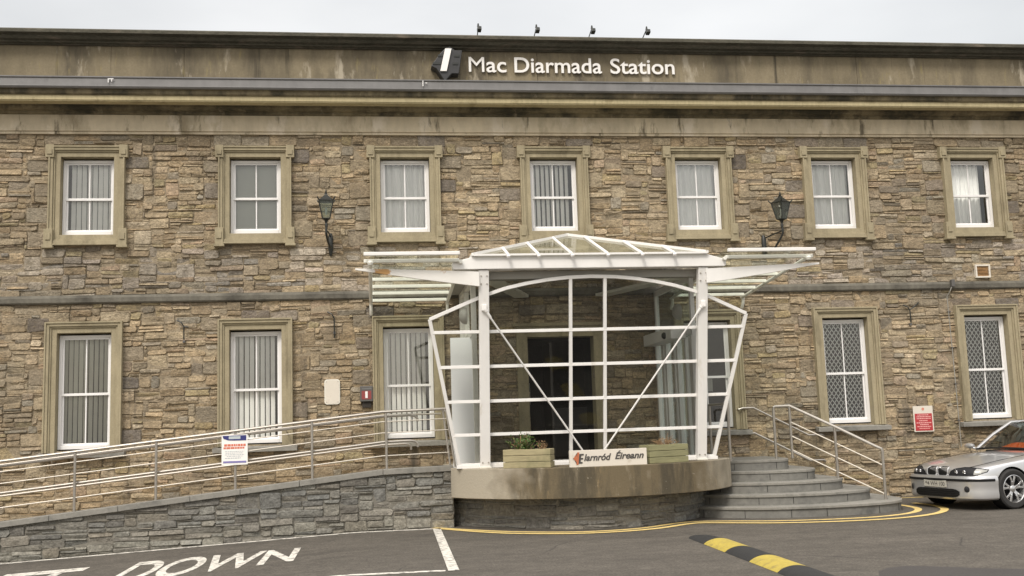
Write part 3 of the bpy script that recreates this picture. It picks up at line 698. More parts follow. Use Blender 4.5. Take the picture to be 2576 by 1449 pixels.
# ------------------------------------------------------------------ steps
st = empty('entrance_steps', 'five curved grey limestone steps with rounded right ends up to the porch', 'steps', (0, 0, 0))
SP = [[(5.12, -2.0), (5.5, -2.5), (6.1, -2.88), (6.8, -3.03), (7.5, -3.02), (8.13, -2.88), (8.55, -2.58), (8.76, -2.1), (8.8, -1.5), (8.8, -.02)],
      [(5.35, -1.9), (5.8, -2.4), (6.4, -2.66), (7.1, -2.70), (7.65, -2.58), (8.1, -2.33), (8.35, -1.9), (8.4, -1.4), (8.4, -.025)],
      [(5.6, -1.8), (6.0, -2.2), (6.5, -2.36), (7.1, -2.36), (7.6, -2.2), (7.9, -1.88), (8.0, -1.4), (8.0, -.03)],
      [(5.8, -1.6), (6.2, -1.95), (6.65, -2.06), (7.1, -2.03), (7.42, -1.85), (7.6, -1.4), (7.62, -.035)],
      [(5.7, -1.5), (6.2, -1.7), (6.8, -1.76), (7.05, -1.62), (7.22, -1.2), (7.25, -.04)]]
RS = .172
for k, P in enumerate(SP):
    c = catmull([Vector(p) for p in P[:-1]], 5)+[Vector(P[-1])]
    poly = [(4.9+.1*k, P[-1][1])] + [(p.x, p.y) for p in c]
    z0 = RS*k-(.05 if k == 0 else 0)
    # riser blocks with open vertical joints
    s_ = MB(); s_.prism(poly, lambda x, y: (x, y, z0), lambda x, y: (x, y, RS*(k+1)-.045))
    so_ = s_.build('step', M['tread'], st, smooth=True)
    cen = Vector((6.6, -.8))
    tp = [(cen.x+(x-cen.x)*1.008, y if y > -.1 else cen.y+(y-cen.y)*1.012) for x, y in poly]
    MB().prism(tp, lambda x, y: (x, y, RS*(k+1)-.0445), lambda x, y: (x, y, RS*(k+1))).build('tread_slab', M['slab'], so_, smooth=True, bevel=.006)
    jn = MB(); R = random.Random(k+70); acc = 0; nxt = R.uniform(.2, .5)
    for a, b in zip(c, c[1:]):
        acc += (b-a).length
        if acc > nxt:
            t = (b-a).normalized(); nn = Vector((t.y, -t.x)); p = a
            if p.y < -1.0: jn.bar((p.x+nn.x*.001, p.y+nn.y*.001, z0+.02 if k else .0), (p.x+nn.x*.001, p.y+nn.y*.001, RS*(k+1)-.047), .009, .006, (nn.x, nn.y, 0))
            nxt = acc+R.uniform(.45, .85)
    if jn.v: jn.build('mortar_joint', M['black'], so_)

# stair balustrade
sr_ = empty('stair_railing', 'stainless steel balustrade running down the open side of the steps', 'railing', (0, 0, 0))
Pp = [(6.93, -1.44, 5*RS, 1.74), (7.2, -1.50, 5*RS, 1.765), (7.79, -1.97, 3*RS, 1.385), (8.38, -2.44, RS, 1.00)]
for x, y, zb, zt in Pp: MB().tube([(x, y, zb), (x, y, zt)], .023, 10).build('post', M['steel'], sr_, smooth=True)
a, b, c_, d_ = [Vector((p[0], p[1], p[3])) for p in Pp]
MB().tube([a, a+Vector((.03, 0, .02)), b, c_, d_+Vector((-.06, .05, .03)), d_+Vector((-.01, 0, .0)), d_+Vector((0, 0, -.06))], .024, 10).build('top_rail', M['steel'], sr_, smooth=True)
for h in (.28, .52, .76):
    MB().tube([b-Vector((0, 0, h*1.0)), c_-Vector((0, 0, h)), d_-Vector((0, 0, h*.98))], .012, 8).build('infill_rail', M['thin_steel'], sr_, smooth=True)
wh = empty('wall_handrail', 'pair of stainless steel handrails fixed to the wall above the steps', 'handrail', (0, 0, 0))
for dz in (0, -.47):
    MB().tube([(6.78, -.03, 1.74+dz), (6.78, -.12, 1.74+dz), (6.85, -.13, 1.76+dz), (7.05, -.13, 1.76+dz), (8.10, -.13, 1.22+dz), (8.36, -.13, 1.22+dz), (8.40, -.12, 1.20+dz), (8.40, -.03, 1.20+dz)], .02, 8).build('handrail', M['steel'], wh, smooth=True)
for xx, zz in ((7.3, 1.63), (7.85, 1.35)):
    for dz in (0, -.47): MB().tube([(xx, -.0, zz-.06+dz), (xx, -.10, zz-.05+dz), (xx, -.13, zz-.02+dz)], .008, 6).build('bracket', M['steel'], wh)
lr = empty('landing_railing', 'short dark steel railing on the landing close to the right of the porch', 'railing', (6.0, -1.75, .86))
MB().tube([(0, 0, 0), (0, 0, .97)], .024, 10).build('post', M['steel'], lr, smooth=True)
MB().tube([(-.03, .9, 0), (-.03, .9, .97)], .024, 10).build('post', M['steel'], lr, smooth=True)
MB().tube([(0, 0, .97), (-.03, .9, .97)], .024, 10).build('top_rail', M['steel'], lr, smooth=True)

# ------------------------------------------------------------------ porch
po = empty('entrance_porch', 'white steel framed glass entrance porch with arched screen, pyramid roof and side canopies', 'porch', (0, 0, 0))
FL = .936
PY = lambda z: -2.40-.197*(z-.95)
XC = 3.47
def pt(x, z, dy=0): return (x, PY(z)+dy, z)
# columns
for x in (1.745, 5.265):
    MB().bar(pt(x, FL, -.05), pt(x+(0 if x > 3 else -.0), 4.0, -.05), .155, .13, (0, -1, 0)).build('column', M['white'], po, bevel=.006)
# fascia beam with tapered ends
yb_ = PY(4.1)-.12
fb_ = [(1.26, 4.03), (1.26, 4.115), (1.62, 4.205), (5.30, 4.205), (5.64, 4.11), (5.64, 4.03), (5.62, 4.0), (1.28, 4.0)]
MB().prism(fb_, lambda x, z: (x, yb_, z), lambda x, z: (x, yb_+.22, z)).build('fascia_beam', M['white'], po, bevel=.008)
MB().box(1.67, 5.33, yb_+.23, yb_+.42, 3.87, 3.99).build('inner_beam', M['soffit'], po)
# arched screen outline
arch_pts = [(.90, 3.26), (1.66, 3.575)] + [(x, z) for x, z in ((1.80, 3.625), (2.10, 3.72), (2.43, 3.79), (2.75, 3.84), (3.08, 3.872), (3.47, 3.885), (3.86, 3.872), (4.19, 3.84), (4.51, 3.79), (4.84, 3.72), (5.10, 3.645), (5.27, 3.595))] + [(6.02, 3.26)]
outline = [(1.34, .985)] + arch_pts + [(5.50, .985)]
gf = MB()
cl_ = outline+[outline[0]]
for (a, b) in zip(cl_, cl_[1:]): gf.bar(pt(*a), pt(*b), .055, .05, (0, -1, 0))
def edge_x(z, s):
    t = (z-.985)/(3.26-.985); return (1.34+(.90-1.34)*t) if s < 0 else (5.50+(6.02-5.50)*t)
for z in (3.055, 2.515, 1.975, 1.455): gf.bar(pt(edge_x(z, -1), z), pt(edge_x(z, 1), z), .05, .05, (0, -1, 0))
for x, zt in ((3.13, 3.875), (3.685, 3.878)): gf.bar(pt(x, .985, .002), pt(x, zt, .002), .052, .056, (0, -1, 0))
gf.build('screen_frame', M['white'], po, bevel=.004)
MB().add([pt(*p, .02) for p in outline], [tuple(range(len(outline)))]).build('screen_glass', M['porch_glass'], po)
for x in (1.745, 5.265):
    for z in (3.78, 3.9, 1.02):
        for dx in (-.045, .045): q = MB(); q.lathe([(.001, .014), (.011, .012), (.013, 0)], 8, Matrix.Translation(pt(x+dx, z, -.116)) @ Matrix.Rotation(PI/2, 4, 'X')); q.build('bolt', M['steel'], po)
MB().box(1.655, 1.835, PY(FL)-.14, PY(FL)+.03, FL-.001, FL+.02).build('base_plate', M['rail_white'], po)
MB().box(5.175, 5.355, PY(FL)-.14, PY(FL)+.03, FL-.001, FL+.02).build('base_plate', M['rail_white'], po)
# V struts
for sx_ in (-1, 1):
    x0 = XC+.03+sx_*1.76
    a = Vector(pt(x0, 3.40, -.13)); b = Vector(pt(XC+.0+sx_*.14, 1.10, -.13)); dd = (b-a).normalized()
    s_ = MB(); s_.tube([a, a+dd*.06, a+dd*.07, a+dd*.16, a+dd*.2, b], [.035, .035, .026, .026, .015, .015], 10)
    s_.build('strut', M['white'], po, smooth=True)
    s2 = MB(); s2.box(x0-.04, x0+.04, a.y-.03, a.y+.06, 3.36, 3.46); s2.build('strut_socket', M['white'], po, bevel=.01)
MB().box(1.3, 5.55, -2.44, -2.30, FL, .985).build('base_rail', M['white'], po)
# pyramid roof
AP = Vector((3.44, -1.25, 4.86)); EY = yb_-.04; EZ = 4.215
EL, ER = Vector((1.58, EY, EZ)), Vector((5.32, EY, EZ)); BL_, BR_ = Vector((1.58, -.12, EZ)), Vector((5.32, -.12, EZ)); RB = Vector((3.44, -.12, 4.86))
rf = MB()
rf.add([EL, ER, AP, BL_, BR_, RB], [(0, 1, 2), (0, 2, 5, 3), (1, 4, 5, 2)]); rf.build('roof_glass', M['roof_glass'], po, fix=False)
fr = MB()
for a, b in ((EL, AP), (ER, AP), (AP, RB), (EL, BL_), (ER, BR_)): fr.bar(a+Vector((0, 0, .015)), b+Vector((0, 0, .015)), .05, .045)
fr.bar(EL, ER, .03, .03)
fr.build('roof_frame', M['white'], po)
for x in (2.115, 2.59, 3.12, 3.69, 4.24, 4.76):
    t = (x-EL.x)/(AP.x-EL.x) if x < AP.x else (ER.x-x)/(ER.x-AP.x)
    e = Vector((x, EY, EZ+.012)); top = Vector((x, EY+(AP.y-EY)*t, EZ+(AP.z-EZ)*t+.012)); dd = (e-top).normalized()
    q = MB(); q.tube([top, e+dd*.10], .026, 10)
    q.lathe([(0.001, .032), (.022, .024), (.033, 0), (.022, -.024), (.001, -.032)], 12, Matrix.Translation(e+dd*.10-Vector((0, 0, .02))))
    q.build('glazing_bar', M['white'], po, smooth=True)
# side canopies
def canopy(s):
    X = lambda x: x if s < 0 else 2*3.49-x
    xo, xi = (0.0, 1.36)
    rz_ = lambda y: 4.20-.083*(y+3.3)
    par = MB()
    arm = [(-.23, 4.04), (-.23, 4.015), (.75, 3.86), (1.40, 3.77), (1.67, 3.735), (1.67, 3.965), (1.2, 3.985)]
    ya = -3.12
    root = MB().prism([(X(x), z) for x, z in arm], lambda x, z: (x, ya, z), lambda x, z: (x, ya+.05, z)).build('canopy_arm', M['rust_white'] if s < 0 else M['white'], po, bevel=.004)
    for y, r_ in ((-3.3, .035), (-3.17, .035), (-1.9, .03), (-1.35, .03), (-.8, .03), (-.2, .03)):
        z = rz_(y) - (0.05 if y > -3.2 else -.03)
        MB().bar((X(xo-.1 if y < -3 else xo), y, z), (X(xi), y, z), .06, .055).build('canopy_rail', M['rail_white'] if y > -3.2 else M['white'], root, bevel=.008)
    MB().add([(X(xo), -3.28, rz_(-3.28)+.07), (X(xi), -3.28, rz_(-3.28)+.07), (X(xi), -.1, rz_(-.1)+.03), (X(xo), -.1, rz_(-.1)+.03)], [(0, 1, 2, 3)]).build('canopy_glass', M['canopy_glass'], root)
    for x in (xo, xi+.02):
        e = MB(); e.tube([(X(x), -3.22, rz_(-3.2)-.075), (X(x), -.06, rz_(-.1)-.09)], .03, 10)
        if x == xo:
            for y in (-3.24,): e.lathe([(0.001, .05), (.035, .035), (.05, 0), (.035, -.035), (.001, -.05)], 12, Matrix.Translation((X(x)-.0, y, rz_(y)-.09)))
        e.tube([(X(x), -.15, rz_(-.1)-.09), (X(x), -.13, rz_(-.1)-.20), (X(x), -.05, rz_(-.1)-.28)], .03, 10)
        e.build('edge_tube', M['rail_white'], root, smooth=True)
    # opaque soffit strip between canopy and porch roof
    MB().box(min(X(1.40), X(1.66)), max(X(1.40), X(1.66)), -2.9, -.05, 3.98, 4.02).build('canopy_soffit', M['soffit'], root)
canopy(-1); canopy(1)
# side walls
lw = MB(); lw.box(1.28, 1.685, -1.98, -1.92, FL, 3.04); lw.box(1.60, 1.68, -1.919, -.30, FL, 3.04); lp_ = lw.build('side_panel', M['frosted'], po)
f2 = MB()
for y in (-2.34, -1.10, -.1): f2.box(1.60, 1.68, y-.04, y+.04, FL, 3.98)
f2.box(1.60, 1.68, -2.3, -.1, 3.04, 3.12); f2.box(1.60, 1.68, -2.3, -.1, 3.9, 3.98)
f2.build('side_frame', M['rail_white'], po)
MB().add([(1.64, -2.3, 3.12), (1.64, -.14, 3.12), (1.64, -.14, 3.9), (1.64, -2.3, 3.9)], [(0, 1, 2, 3)]).build('side_glass', M['side_glass'], po)
f2 = MB()
for y, w_ in ((-2.26, .18), (-1.95, .08), (-1.45, .09), (-1.28, .09), (-.75, .10), (-.58, .10), (-.12, .08)): f2.box(5.24, 5.33, y-w_/2, y+w_/2, FL, 2.96)
for y in (-2.3, -.12): f2.box(5.26, 5.33, y-.04, y+.04, 2.96, 3.98)
f2.box(5.26, 5.33, -2.3, -.1, 3.0, 3.10); f2.box(5.26, 5.33, -2.3, -.1, 3.88, 3.98); f2.box(5.25, 5.34, -2.3, -.1, FL, FL+.05)
f2.build('side_frame', M['upvc'], po, bevel=.004)
MB().add([(5.30, -2.3, FL), (5.30, -.14, FL), (5.30, -.14, 3.9), (5.30, -2.3, 3.9)], [(0, 1, 2, 3)]).build('side_glass', M['side_glass'], po)
ac = MB(); ac.box(4.98, 5.25, -2.05, -.25, 2.94, 3.14); aco = ac.build('door_operator', M['upvc'], po, bevel=.01)
MB().lathe([(0.001, 0), (.055, 0), (.06, -.02), (.04, -.05), (.001, -.06)], 14, Matrix.Translation((4.98, -1.7, 3.02)) @ Matrix.Rotation(PI/2, 4, 'Y')).build('sensor', M['black'], aco, smooth=True)
# bulkhead lights on either side wall
for x, sgn in ((1.55, -1), (5.22, -1)):
    q = MB(); q.lathe([(.001, .10), (.07, .09), (.12, .05), (.14, 0), (.14, -.03), (.001, -.03)], 20, Matrix.Translation((x, -1.75, 3.42)) @ Matrix.Rotation(-PI/2, 4, 'Y'))
    q.build('bulkhead_light', M['soffit'], po, smooth=True)
hb = MB()
for s_ in (-1, 1): hb.bar((XC+.03+s_*1.72, -2.85, 3.93), (XC+.03+s_*.75, -.15, 3.93), .26, .05)
hb.build('ceiling_beam', M['rail_white'], po)
MB().box(1.68, 5.26, -2.3, -.02, FL, FL+.012).build('floor_mat', M['slab'], po)

# ------------------------------------------------------------------ planters, plants, sign on the plinth
def planter(label, xc, yc, rz, mat, w_=.74, d_=.30, h=.285):
    t = empty('planter', label, 'planter', (xc, yc, .936), 'timber planters on the porch plinth', rz)
    for k in range(3):
        z0, z1 = h*k/3+.002, h*(k+1)/3-.004
        q = MB(); q.box(-w_/2, w_/2, -d_/2, -d_/2+.028, z0, z1); q.box(-w_/2, w_/2, d_/2-.028, d_/2, z0, z1)
        q.box(-w_/2, -w_/2+.028, -d_/2+.029, d_/2-.029, z0, z1); q.box(w_/2-.028, w_/2, -d_/2+.029, d_/2-.029, z0, z1)
        q.build('plank_course', mat, t, bevel=.005)
    MB().box(-w_/2+.03, w_/2-.03, -d_/2+.03, d_/2-.03, .02, h-.03).build('soil', M['soil'], t)
    return t
planter('pale timber planter left of the railway name board', 2.36, -3.03, -.38, M['planter'])
planter('green mossy timber planter right of the railway name board', 4.47, -3.10, .30, M['planter2'], .70)
def leafclump(name, label, cat, base, n_st, hh, spread, mat, leaf, seed, leaves=26):
    t = empty(name, label, cat, base); R = random.Random(seed); lv = MB(); sm = MB()
    for i in range(n_st):
        a = R.uniform(0, 2*PI); r_ = spread*R.random()**.6; hgt = hh*R.uniform(.5, 1)*(1-.4*r_/spread)
        b0 = Vector((R.uniform(-.4, .4)*spread, R.uniform(-.3, .3)*spread*.6, 0)); tip = Vector((b0.x+math.cos(a)*r_, b0.y+math.sin(a)*r_*.5, hgt))
        mid = (b0+tip)/2+Vector((R.uniform(-.03, .03), 0, .02)); sm.tube([b0, mid, tip], [.005, .004, .002], 5)
        for k in range(leaves):
            f_ = R.uniform(.2, 1); p = b0.lerp(tip, f_)+Vector((R.gauss(0, .018), R.gauss(0, .018), R.gauss(0, .012)))
            d1 = Vector((R.uniform(-1, 1), R.uniform(-1, 1), R.uniform(-.2, 1))).normalized()*leaf*R.uniform(.6, 1.2); d2 = d1.cross(Vector((R.uniform(-1, 1), R.uniform(-1, 1), R.uniform(-1, 1)))).normalized()*leaf*.3
            lv.add([p, p+d1*.5+d2, p+d1, p+d1*.5-d2], [(0, 1, 2, 3)])
    sm.build('stem', M['drystalk'], t, fix=False); lv.build('foliage', mat, t, fix=False)
leafclump('shrub', 'small leafy green shrub growing in the left planter', 'shrub', (2.26, -3.0, 1.17), 26, .38, .23, M['leaf'], .05, 3, 16)
leafclump('withered_plant', 'brown withered plant at the right end of the left planter', 'plant', (2.58, -3.1, 1.17), 8, .22, .12, M['drystalk'], .03, 4, 9)
leafclump('dry_bedding_plants', 'row of dry brown stalks growing in the mossy right planter', 'plant', (4.47, -3.08, 1.17), 26, .26, .32, M['drystalk'], .024, 6, 7)
sgn_c = Vector((3.515, -3.44)); srz = .07
sg = empty('name_board', 'white railway name board with italic lettering propped on the concrete plinth', 'sign', (sgn_c.x, sgn_c.y, .936), None, srz)
MB().box(-.605, .605, 0, .05, -.005, .245).build('board', M['board'], sg, bevel=.004)
fnb = lambda x, z: (x, -.004, z)
letter_parts('Iarnród', -.385, .04, .088, .10, 0, M['ink'], sg, .004, .022, .30, fn=fnb)
letter_parts('Éireann', .10, .555, .098, .10, 0, M['ink'], sg, .004, .022, .30, fn=fnb)
em = MB()
def arrow(mb_, S, ox, oz, y0, y1):
    P = lambda L_: [(ox+S*x, oz+S*z) for x, z in L_]
    for L_ in ([(-.9, -.12), (-1, 0), (-.9, .12), (-.35, .16), (-.35, -.16)], [(-.75, .28), (-.25, .28), (-.18, .95), (-.3, .9)], [(-.75, -.30), (-.28, -.30), (-.33, -1.0), (-.42, -.95)]):
        mb_.prism(P(L_), lambda x, z: (x, y0, z), lambda x, z: (x, y1, z))
arrow(em, .095, -.46, .125, -.006, 0)
em.build('emblem_arrow', M['ink'], sg)
em = MB(); em.prism([(-.505, .035), (-.475, .035), (-.455, .215), (-.485, .215)], lambda x, z: (x, -.008, z), lambda x, z: (x, 0, z)); em.prism([(-.55, .125), (-.50, .19), (-.49, .06)], lambda x, z: (x, -.0075, z), lambda x, z: (x, 0, z)); em.build('emblem_stripe', M['orange'], sg)
em = MB()
for z in (.06, .12, .18): em.prism([(-.46+(z-.1)*.2, z-.012), (-.405+(z-.1)*.2, z-.012), (-.40+(z-.1)*.2, z+.012), (-.46+(z-.1)*.2, z+.012)], lambda x, z: (x, -.006, z), lambda x, z: (x, 0, z))
em.prism([(-.475, .048), (-.445, .048), (-.422, .192), (-.452, .192)], lambda x, z: (x, -.0065, z), lambda x, z: (x, 0, z))
em.build('emblem_comb', M['ink'], sg)

# ------------------------------------------------------------------ station name on the parapet
ns = empty('station_name_sign', 'raised white station name lettering on the parapet', 'sign', (0, 0, 0))
for wd_, a, b in (('Mac', 1.885, 2.60), ('Diarmada', 2.755, 4.44), ('Station', 4.61, 5.87)):
    letter_parts(wd_, a, b, 8.19, .295, -.185, M['sign_white'], ns, .03, .010)
lg = empty('railway_emblem', 'black arrow shaped railway emblem with slanted white bar left of the station name', 'emblem', (0, 0, 0))
fr_ = lambda y: (lambda x, z: (x, y, z))
e = MB()
e.prism([(1.20, 8.27), (1.17, 8.22), (1.27, 8.17), (1.42, 7.93), (1.55, 8.08), (1.68, 8.08), (1.755, 8.53), (1.62, 8.53), (1.53, 8.60), (1.44, 8.57), (1.33, 8.45)], fr_(-.40), fr_(-.16))
e.build('emblem_body', M['sign_black'], lg, bevel=.01)
e = MB()
for z0, z1, xa, xb in ((8.40, 8.44, 1.30, 1.43), (8.25, 8.29, 1.2, 1.39), (8.40, 8.44, 1.60, 1.70), (8.25, 8.29, 1.57, 1.67)): e.box(xa, xb, -.412, -.402, z0, z1)
e.build('emblem_slot', M['black'], lg)
e = MB(); e.prism([(1.335, 8.115), (1.455, 8.115), (1.555, 8.55), (1.435, 8.55)], fr_(-.435), fr_(-.402)); e.build('white_bar', M['sign_white'], lg, bevel=.004)

# ------------------------------------------------------------------ floodlights
FLX = [(2.055, 2.075), (3.13, 3.18), (4.18, 4.25), (5.23, 5.32)]
fl_lab = ['black floodlight on the parapet above the word Mac, nearly upright', 'black floodlight above the first half of Diarmada', 'black floodlight above the end of Diarmada', 'black floodlight above the word Station, leaning most']
for (xa, xb), lab in zip(FLX, fl_lab):
    t = empty('floodlight', lab, 'floodlight', (xa, -.28, 8.83), 'floodlights along the parapet top')
    dx = xb-xa
    MB().tube([(0, 0, 0), (dx, -.05, .20)], .010, 6).build('arm', M['black'], t)
    q = MB(); q.bar((dx+.012, -.03, .115), (dx+.018, -.13, .145), .075, .075); q.build('lamp_head', M['black'], t, bevel=.008)
    q = MB(); q.lathe([(.001, .26), (.014, .25), (.018, .22), (.024, .19), (.001, .185)], 10, Matrix.Translation((dx, -.05, 0))); q.build('knuckle', M['black'], t)

# ------------------------------------------------------------------ wall lanterns
def lantern(label, xw, zw0, zw1, xl, yl, zl, lean):
    t = empty('wall_lantern', label, 'lantern', (xw, 0, zw0), 'cast iron wall lanterns')
    V = lambda x, y, z: Vector((x-xw, y, z-zw0))
    q = MB(); q.tube([V(xw, -.03, zw0-.06), V(xw, -.05, zw0+.05), V(xw, -.05, zw1-.05), V(xw, -.03, zw1+.02)], [.018, .045, .045, .03], 10); q.build('wall_plate', M['black'], t, smooth=True)
    pts = catmull([V(xw, -.06, zw0+.12), V(xw+lean*.1, -.22, zw0+.06), V(xw+(xl-xw)*.6, yl*.75, zw0+.14), V(xl, yl, zl-.28), V(xl, yl, zl-.14)], 6)
    q = MB(); q.tube(pts, .02, 8)
    q.tube(catmull([V(xw, -.06, zw1-.04), V(xw+(xl-xw)*.5, yl*.5, zw1+.0), V(xl, yl, zl-.22)], 6), .014, 8)
    q.build('bracket', M['black'], t, smooth=True)
    q = MB(); q.lathe([(.001, zl-.17-zw0), (.022, zl-.16-zw0), (.03, zl-.11-zw0), (.018, zl-.08-zw0), (.035, zl-.03-zw0), (.07, zl-.01-zw0), (.001, zl-.005-zw0)], 12, Matrix.Translation((xl-xw, yl, 0))); q.build('collar', M['black'], t, smooth=True)
    c = V(xl, yl, zl); b0, b1, hg = .062, .125, .32; rot = .5 if lean > 0 else .05
    def ring(r_, z, k): a = rot+PI/4+k*PI/2; return c+Vector((r_*1.414*math.cos(a), r_*1.414*math.sin(a), z))
    fr_ = MB()
    for k in range(4):
        fr_.tube([ring(b0, 0, k), ring(b1, hg, k)], .009, 6); fr_.tube([ring(b0, 0, k), ring(b0, 0, k+1)], .009, 6); fr_.tube([ring(b1, hg, k), ring(b1, hg, k+1)], .011, 6)
        fr_.tube([ring(b1, hg, k), ring(b1+.025, hg+.03, k), ring(b1+.03, hg+.06, k)], [.014, .012, .006], 6)
    fr_.build('frame', M['black'], t)
    gl_ = MB()
    for k in range(4): gl_.add([ring(b0-.003, .005, k), ring(b0-.003, .005, k+1), ring(b1-.005, hg, k+1), ring(b1-.005, hg, k)], [(0, 1, 2, 3)])
    gl_.build('glass', M['side_glass'], t, fix=False)
    rf_ = MB(); prev = [ring(b1+.01, hg, k) for k in range(4)]
    for r_, z in ((.09, hg+.035), (.055, hg+.075), (.03, hg+.10), (.022, hg+.13)):
        cur = [ring(r_, z, k) for k in range(4)]; rf_.add(prev+cur, [(k, (k+1) % 4, 4+(k+1) % 4, 4+k) for k in range(4)]); prev = cur
    rf_.lathe([(.02, hg+.13), (.03, hg+.145), (.012, hg+.16), (.014, hg+.18), (.004, hg+.215), (.001, hg+.22)], 10, Matrix.Translation(c)); rf_.build('roof_cap', M['black'], t, fix=False)
    q = MB(); q.lathe([(.001, .06), (.012, .07), (.02, .13), (.022, .17), (.012, .2), (.001, .205)], 10, Matrix.Translation(c)); q.build('bulb', M['upvc'], t, smooth=True)
lantern('black cast iron wall lantern left of the porch seen straight on', -.71, 4.80, 5.13, -.765, -.55, 5.33, 0)
lantern('black cast iron wall lantern above the right porch canopy with leaning bracket', 7.50, 4.66, 5.02, 7.70, -.5, 5.27, 1)

# ------------------------------------------------------------------ things on the wall
def rounded(w_, h, r_, n=5):
    P = []
    for cx_, cz_, a0 in ((w_/2-r_, h/2-r_, 0), (-w_/2+r_, h/2-r_, 90), (-w_/2+r_, -h/2+r_, 180), (w_/2-r_, -h/2+r_, 270)):
        for k in range(n+1): a = math.radians(a0+90*k/n); P.append((cx_+r_*math.cos(a), cz_+r_*math.sin(a)))
    return P
nb = empty('blank_notice_panel', 'blank cream panel with rounded corners screwed to the wall left of the porch', 'panel', (-.71, -.045, 2.28))
MB().prism(rounded(.275, .445, .05), lambda x, z: (x, -.015, z), lambda x, z: (x, .02, z)).build('panel', M['plain_white'], nb, bevel=.004)
q = MB(); q.prism(rounded(.25, .42, .045), lambda x, z: (x, -.017, z), lambda x, z: (x, -.0155, z)); q.build('face_sheet', M['board'], nb)
q = MB()
for x in (-.1, .1):
    for z in (-.18, .18): q.lathe([(.001, .004), (.007, .003), (.008, 0)], 8, Matrix.Translation((x, -.017, z)) @ Matrix.Rotation(PI/2, 4, 'X'))
q.build('screw', M['steel'], nb)
ab = empty('call_point_box', 'small dark box with a red panel on the wall beside the window surround', 'call box', (-.105, -.05, 2.22))
MB().box(-.115, .115, -.09, .04, -.13, .145).build('case', M['rawwood'], ab, bevel=.01)
MB().box(-.085, .085, -.094, -.0905, -.09, .06).build('red_panel', material('dull_red_panel', (.26, .05, .05), .5), ab)
MB().box(-.022, .022, -.100, -.0945, -.07, .05).build('white_label', M['upvc'], ab, bevel=.002)
MB().box(-.075, .085, -.05, .04, -.24, -.135).build('lower_case', M['dark'], ab, bevel=.006)
MB().box(-.08, .09, -.094, -.0905, .085, .11).build('slot', M['lead'], ab)
rs_ = empty('red_warning_notice', 'small red and white warning notice on the wall by the parked car', 'sign', (10.455, -.055, 1.45), None, 0)
MB().box(-.20, .20, -.006, .006, -.245, .245).build('plate', M['board'], rs_)
MB().box(-.175, .175, -.010, -.0065, -.225, .10).build('red_field', M['red'], rs_)
R = random.Random(8)
def text_lines(par, rows, x0, x1, y, mat, name='text_line'):
    for z, hgt, a, b in rows:
        q = MB(); x = a
        while x < b:
            l_ = R.uniform(.012, .04)*(1 if hgt < .02 else 1.6); q.box(x, min(x+l_, b), y-.002, y, z, z+hgt); x += l_+.008
        q.build(name, mat, par)
text_lines(rs_, [(.065, .016, -.12, .10), (.030, .018, -.14, .15), (-.005, .018, -.14, .15), (-.045, .018, -.09, .08), (-.085, .018, -.15, .15), (-.12, .018, -.08, .09), (-.155, .016, -.14, .14), (-.19, .014, -.10, .12)], -.1, .1, -.0105, M['pink'])
q = MB(); q.lathe([(.010, 0), (.018, .002), (.026, 0)], 16, Matrix.Translation((0, -.008, .185)) @ Matrix.Rotation(PI/2, 4, 'X')); q.build('crest', M['redtext'], rs_)
rn = empty('railing_notice', 'white paper notice with navy header tied to the ramp railing', 'sign', (-2.17, -1.945, cz(-2.17)+.62), None, 0)
MB().box(-.20, .20, -.004, .004, -.235, .235).build('sheet', M['sign_white'], rn)
q = MB(); q.prism([(-.185, .215), (-.17, .175), (-.10, .15), (0, .143), (.18, .143), (.18, .225), (-.185, .222)], lambda x, z: (x, -.0075, z), lambda x, z: (x, -.0045, z)); q.build('header', M['navy'], rn)
q = MB(); q.box(-.09, .09, -.0085, -.008, .168, .212); q.build('header_logo', M['greytext'], rn)
MB().box(-.175, .18, -.0075, -.0045, -.205, -.175).build('footer', material('footer_purple', (.2, .18, .4), .6), rn)
text_lines(rn, [(.055, .035, -.16, .17), (.015, .028, -.17, .15)], 0, 0, -.005, M['redtext'])
text_lines(rn, [(-.03, .010, -.15, .15), (-.055, .010, -.14, .13), (-.08, .010, -.15, .15), (-.105, .010, -.12, .12), (-.135, .012, -.15, .1)], 0, 0, -.005, M['greytext'])
vb = empty('wall_vent', 'small square vent with pale frame and clay grille on the upper right wall', 'vent', (11.95, -.04, 4.29))
q = MB()
for a in ((-.155, -.125, -.13, .13), (.125, .155, -.13, .13), (-.125, .125, .10, .13), (-.125, .125, -.13, -.10)): q.box(a[0], a[1], -.03, .03, a[2], a[3])
q.build('frame', M['board'], vb)
q = MB()
for k in range(7): q.box(-.122, .122, -.012, .01, -.095+k*.028, -.08+k*.028)
q.build('grille', material('clay_grille', (.34, .19, .08), .85, vary=[(20, .3, S1)]), vb)
cb = empty('wall_conduit', 'thin grey cable conduit running down the wall between the two grilled windows', 'conduit', (11.18, -.06, .9))
MB().tube([(0, 0, 0), (-.01, 0, 1.6), (-.03, 0, 2.9), (0, -.08, 3.0), (.06, -.08, 3.12)], .008, 6).build('pipe', M['soffit'], cb, smooth=True)
MB().box(.03, .10, -.11, -.04, 3.08, 3.22).build('junction_box', M['rawwood'], cb, bevel=.005)
q = MB()
for z in (.5, 1.2, 1.9, 2.6): q.box(-.025, .02, -.012, .04, z-.01, z+.01)
q.build('clip', M['rawwood'], cb)
hk_lab = ['bent iron hook in the wall between the first two ground floor windows', 'long thin iron hook in the wall above the blank cream panel', 'branching iron bracket in the wall left of the conduit']
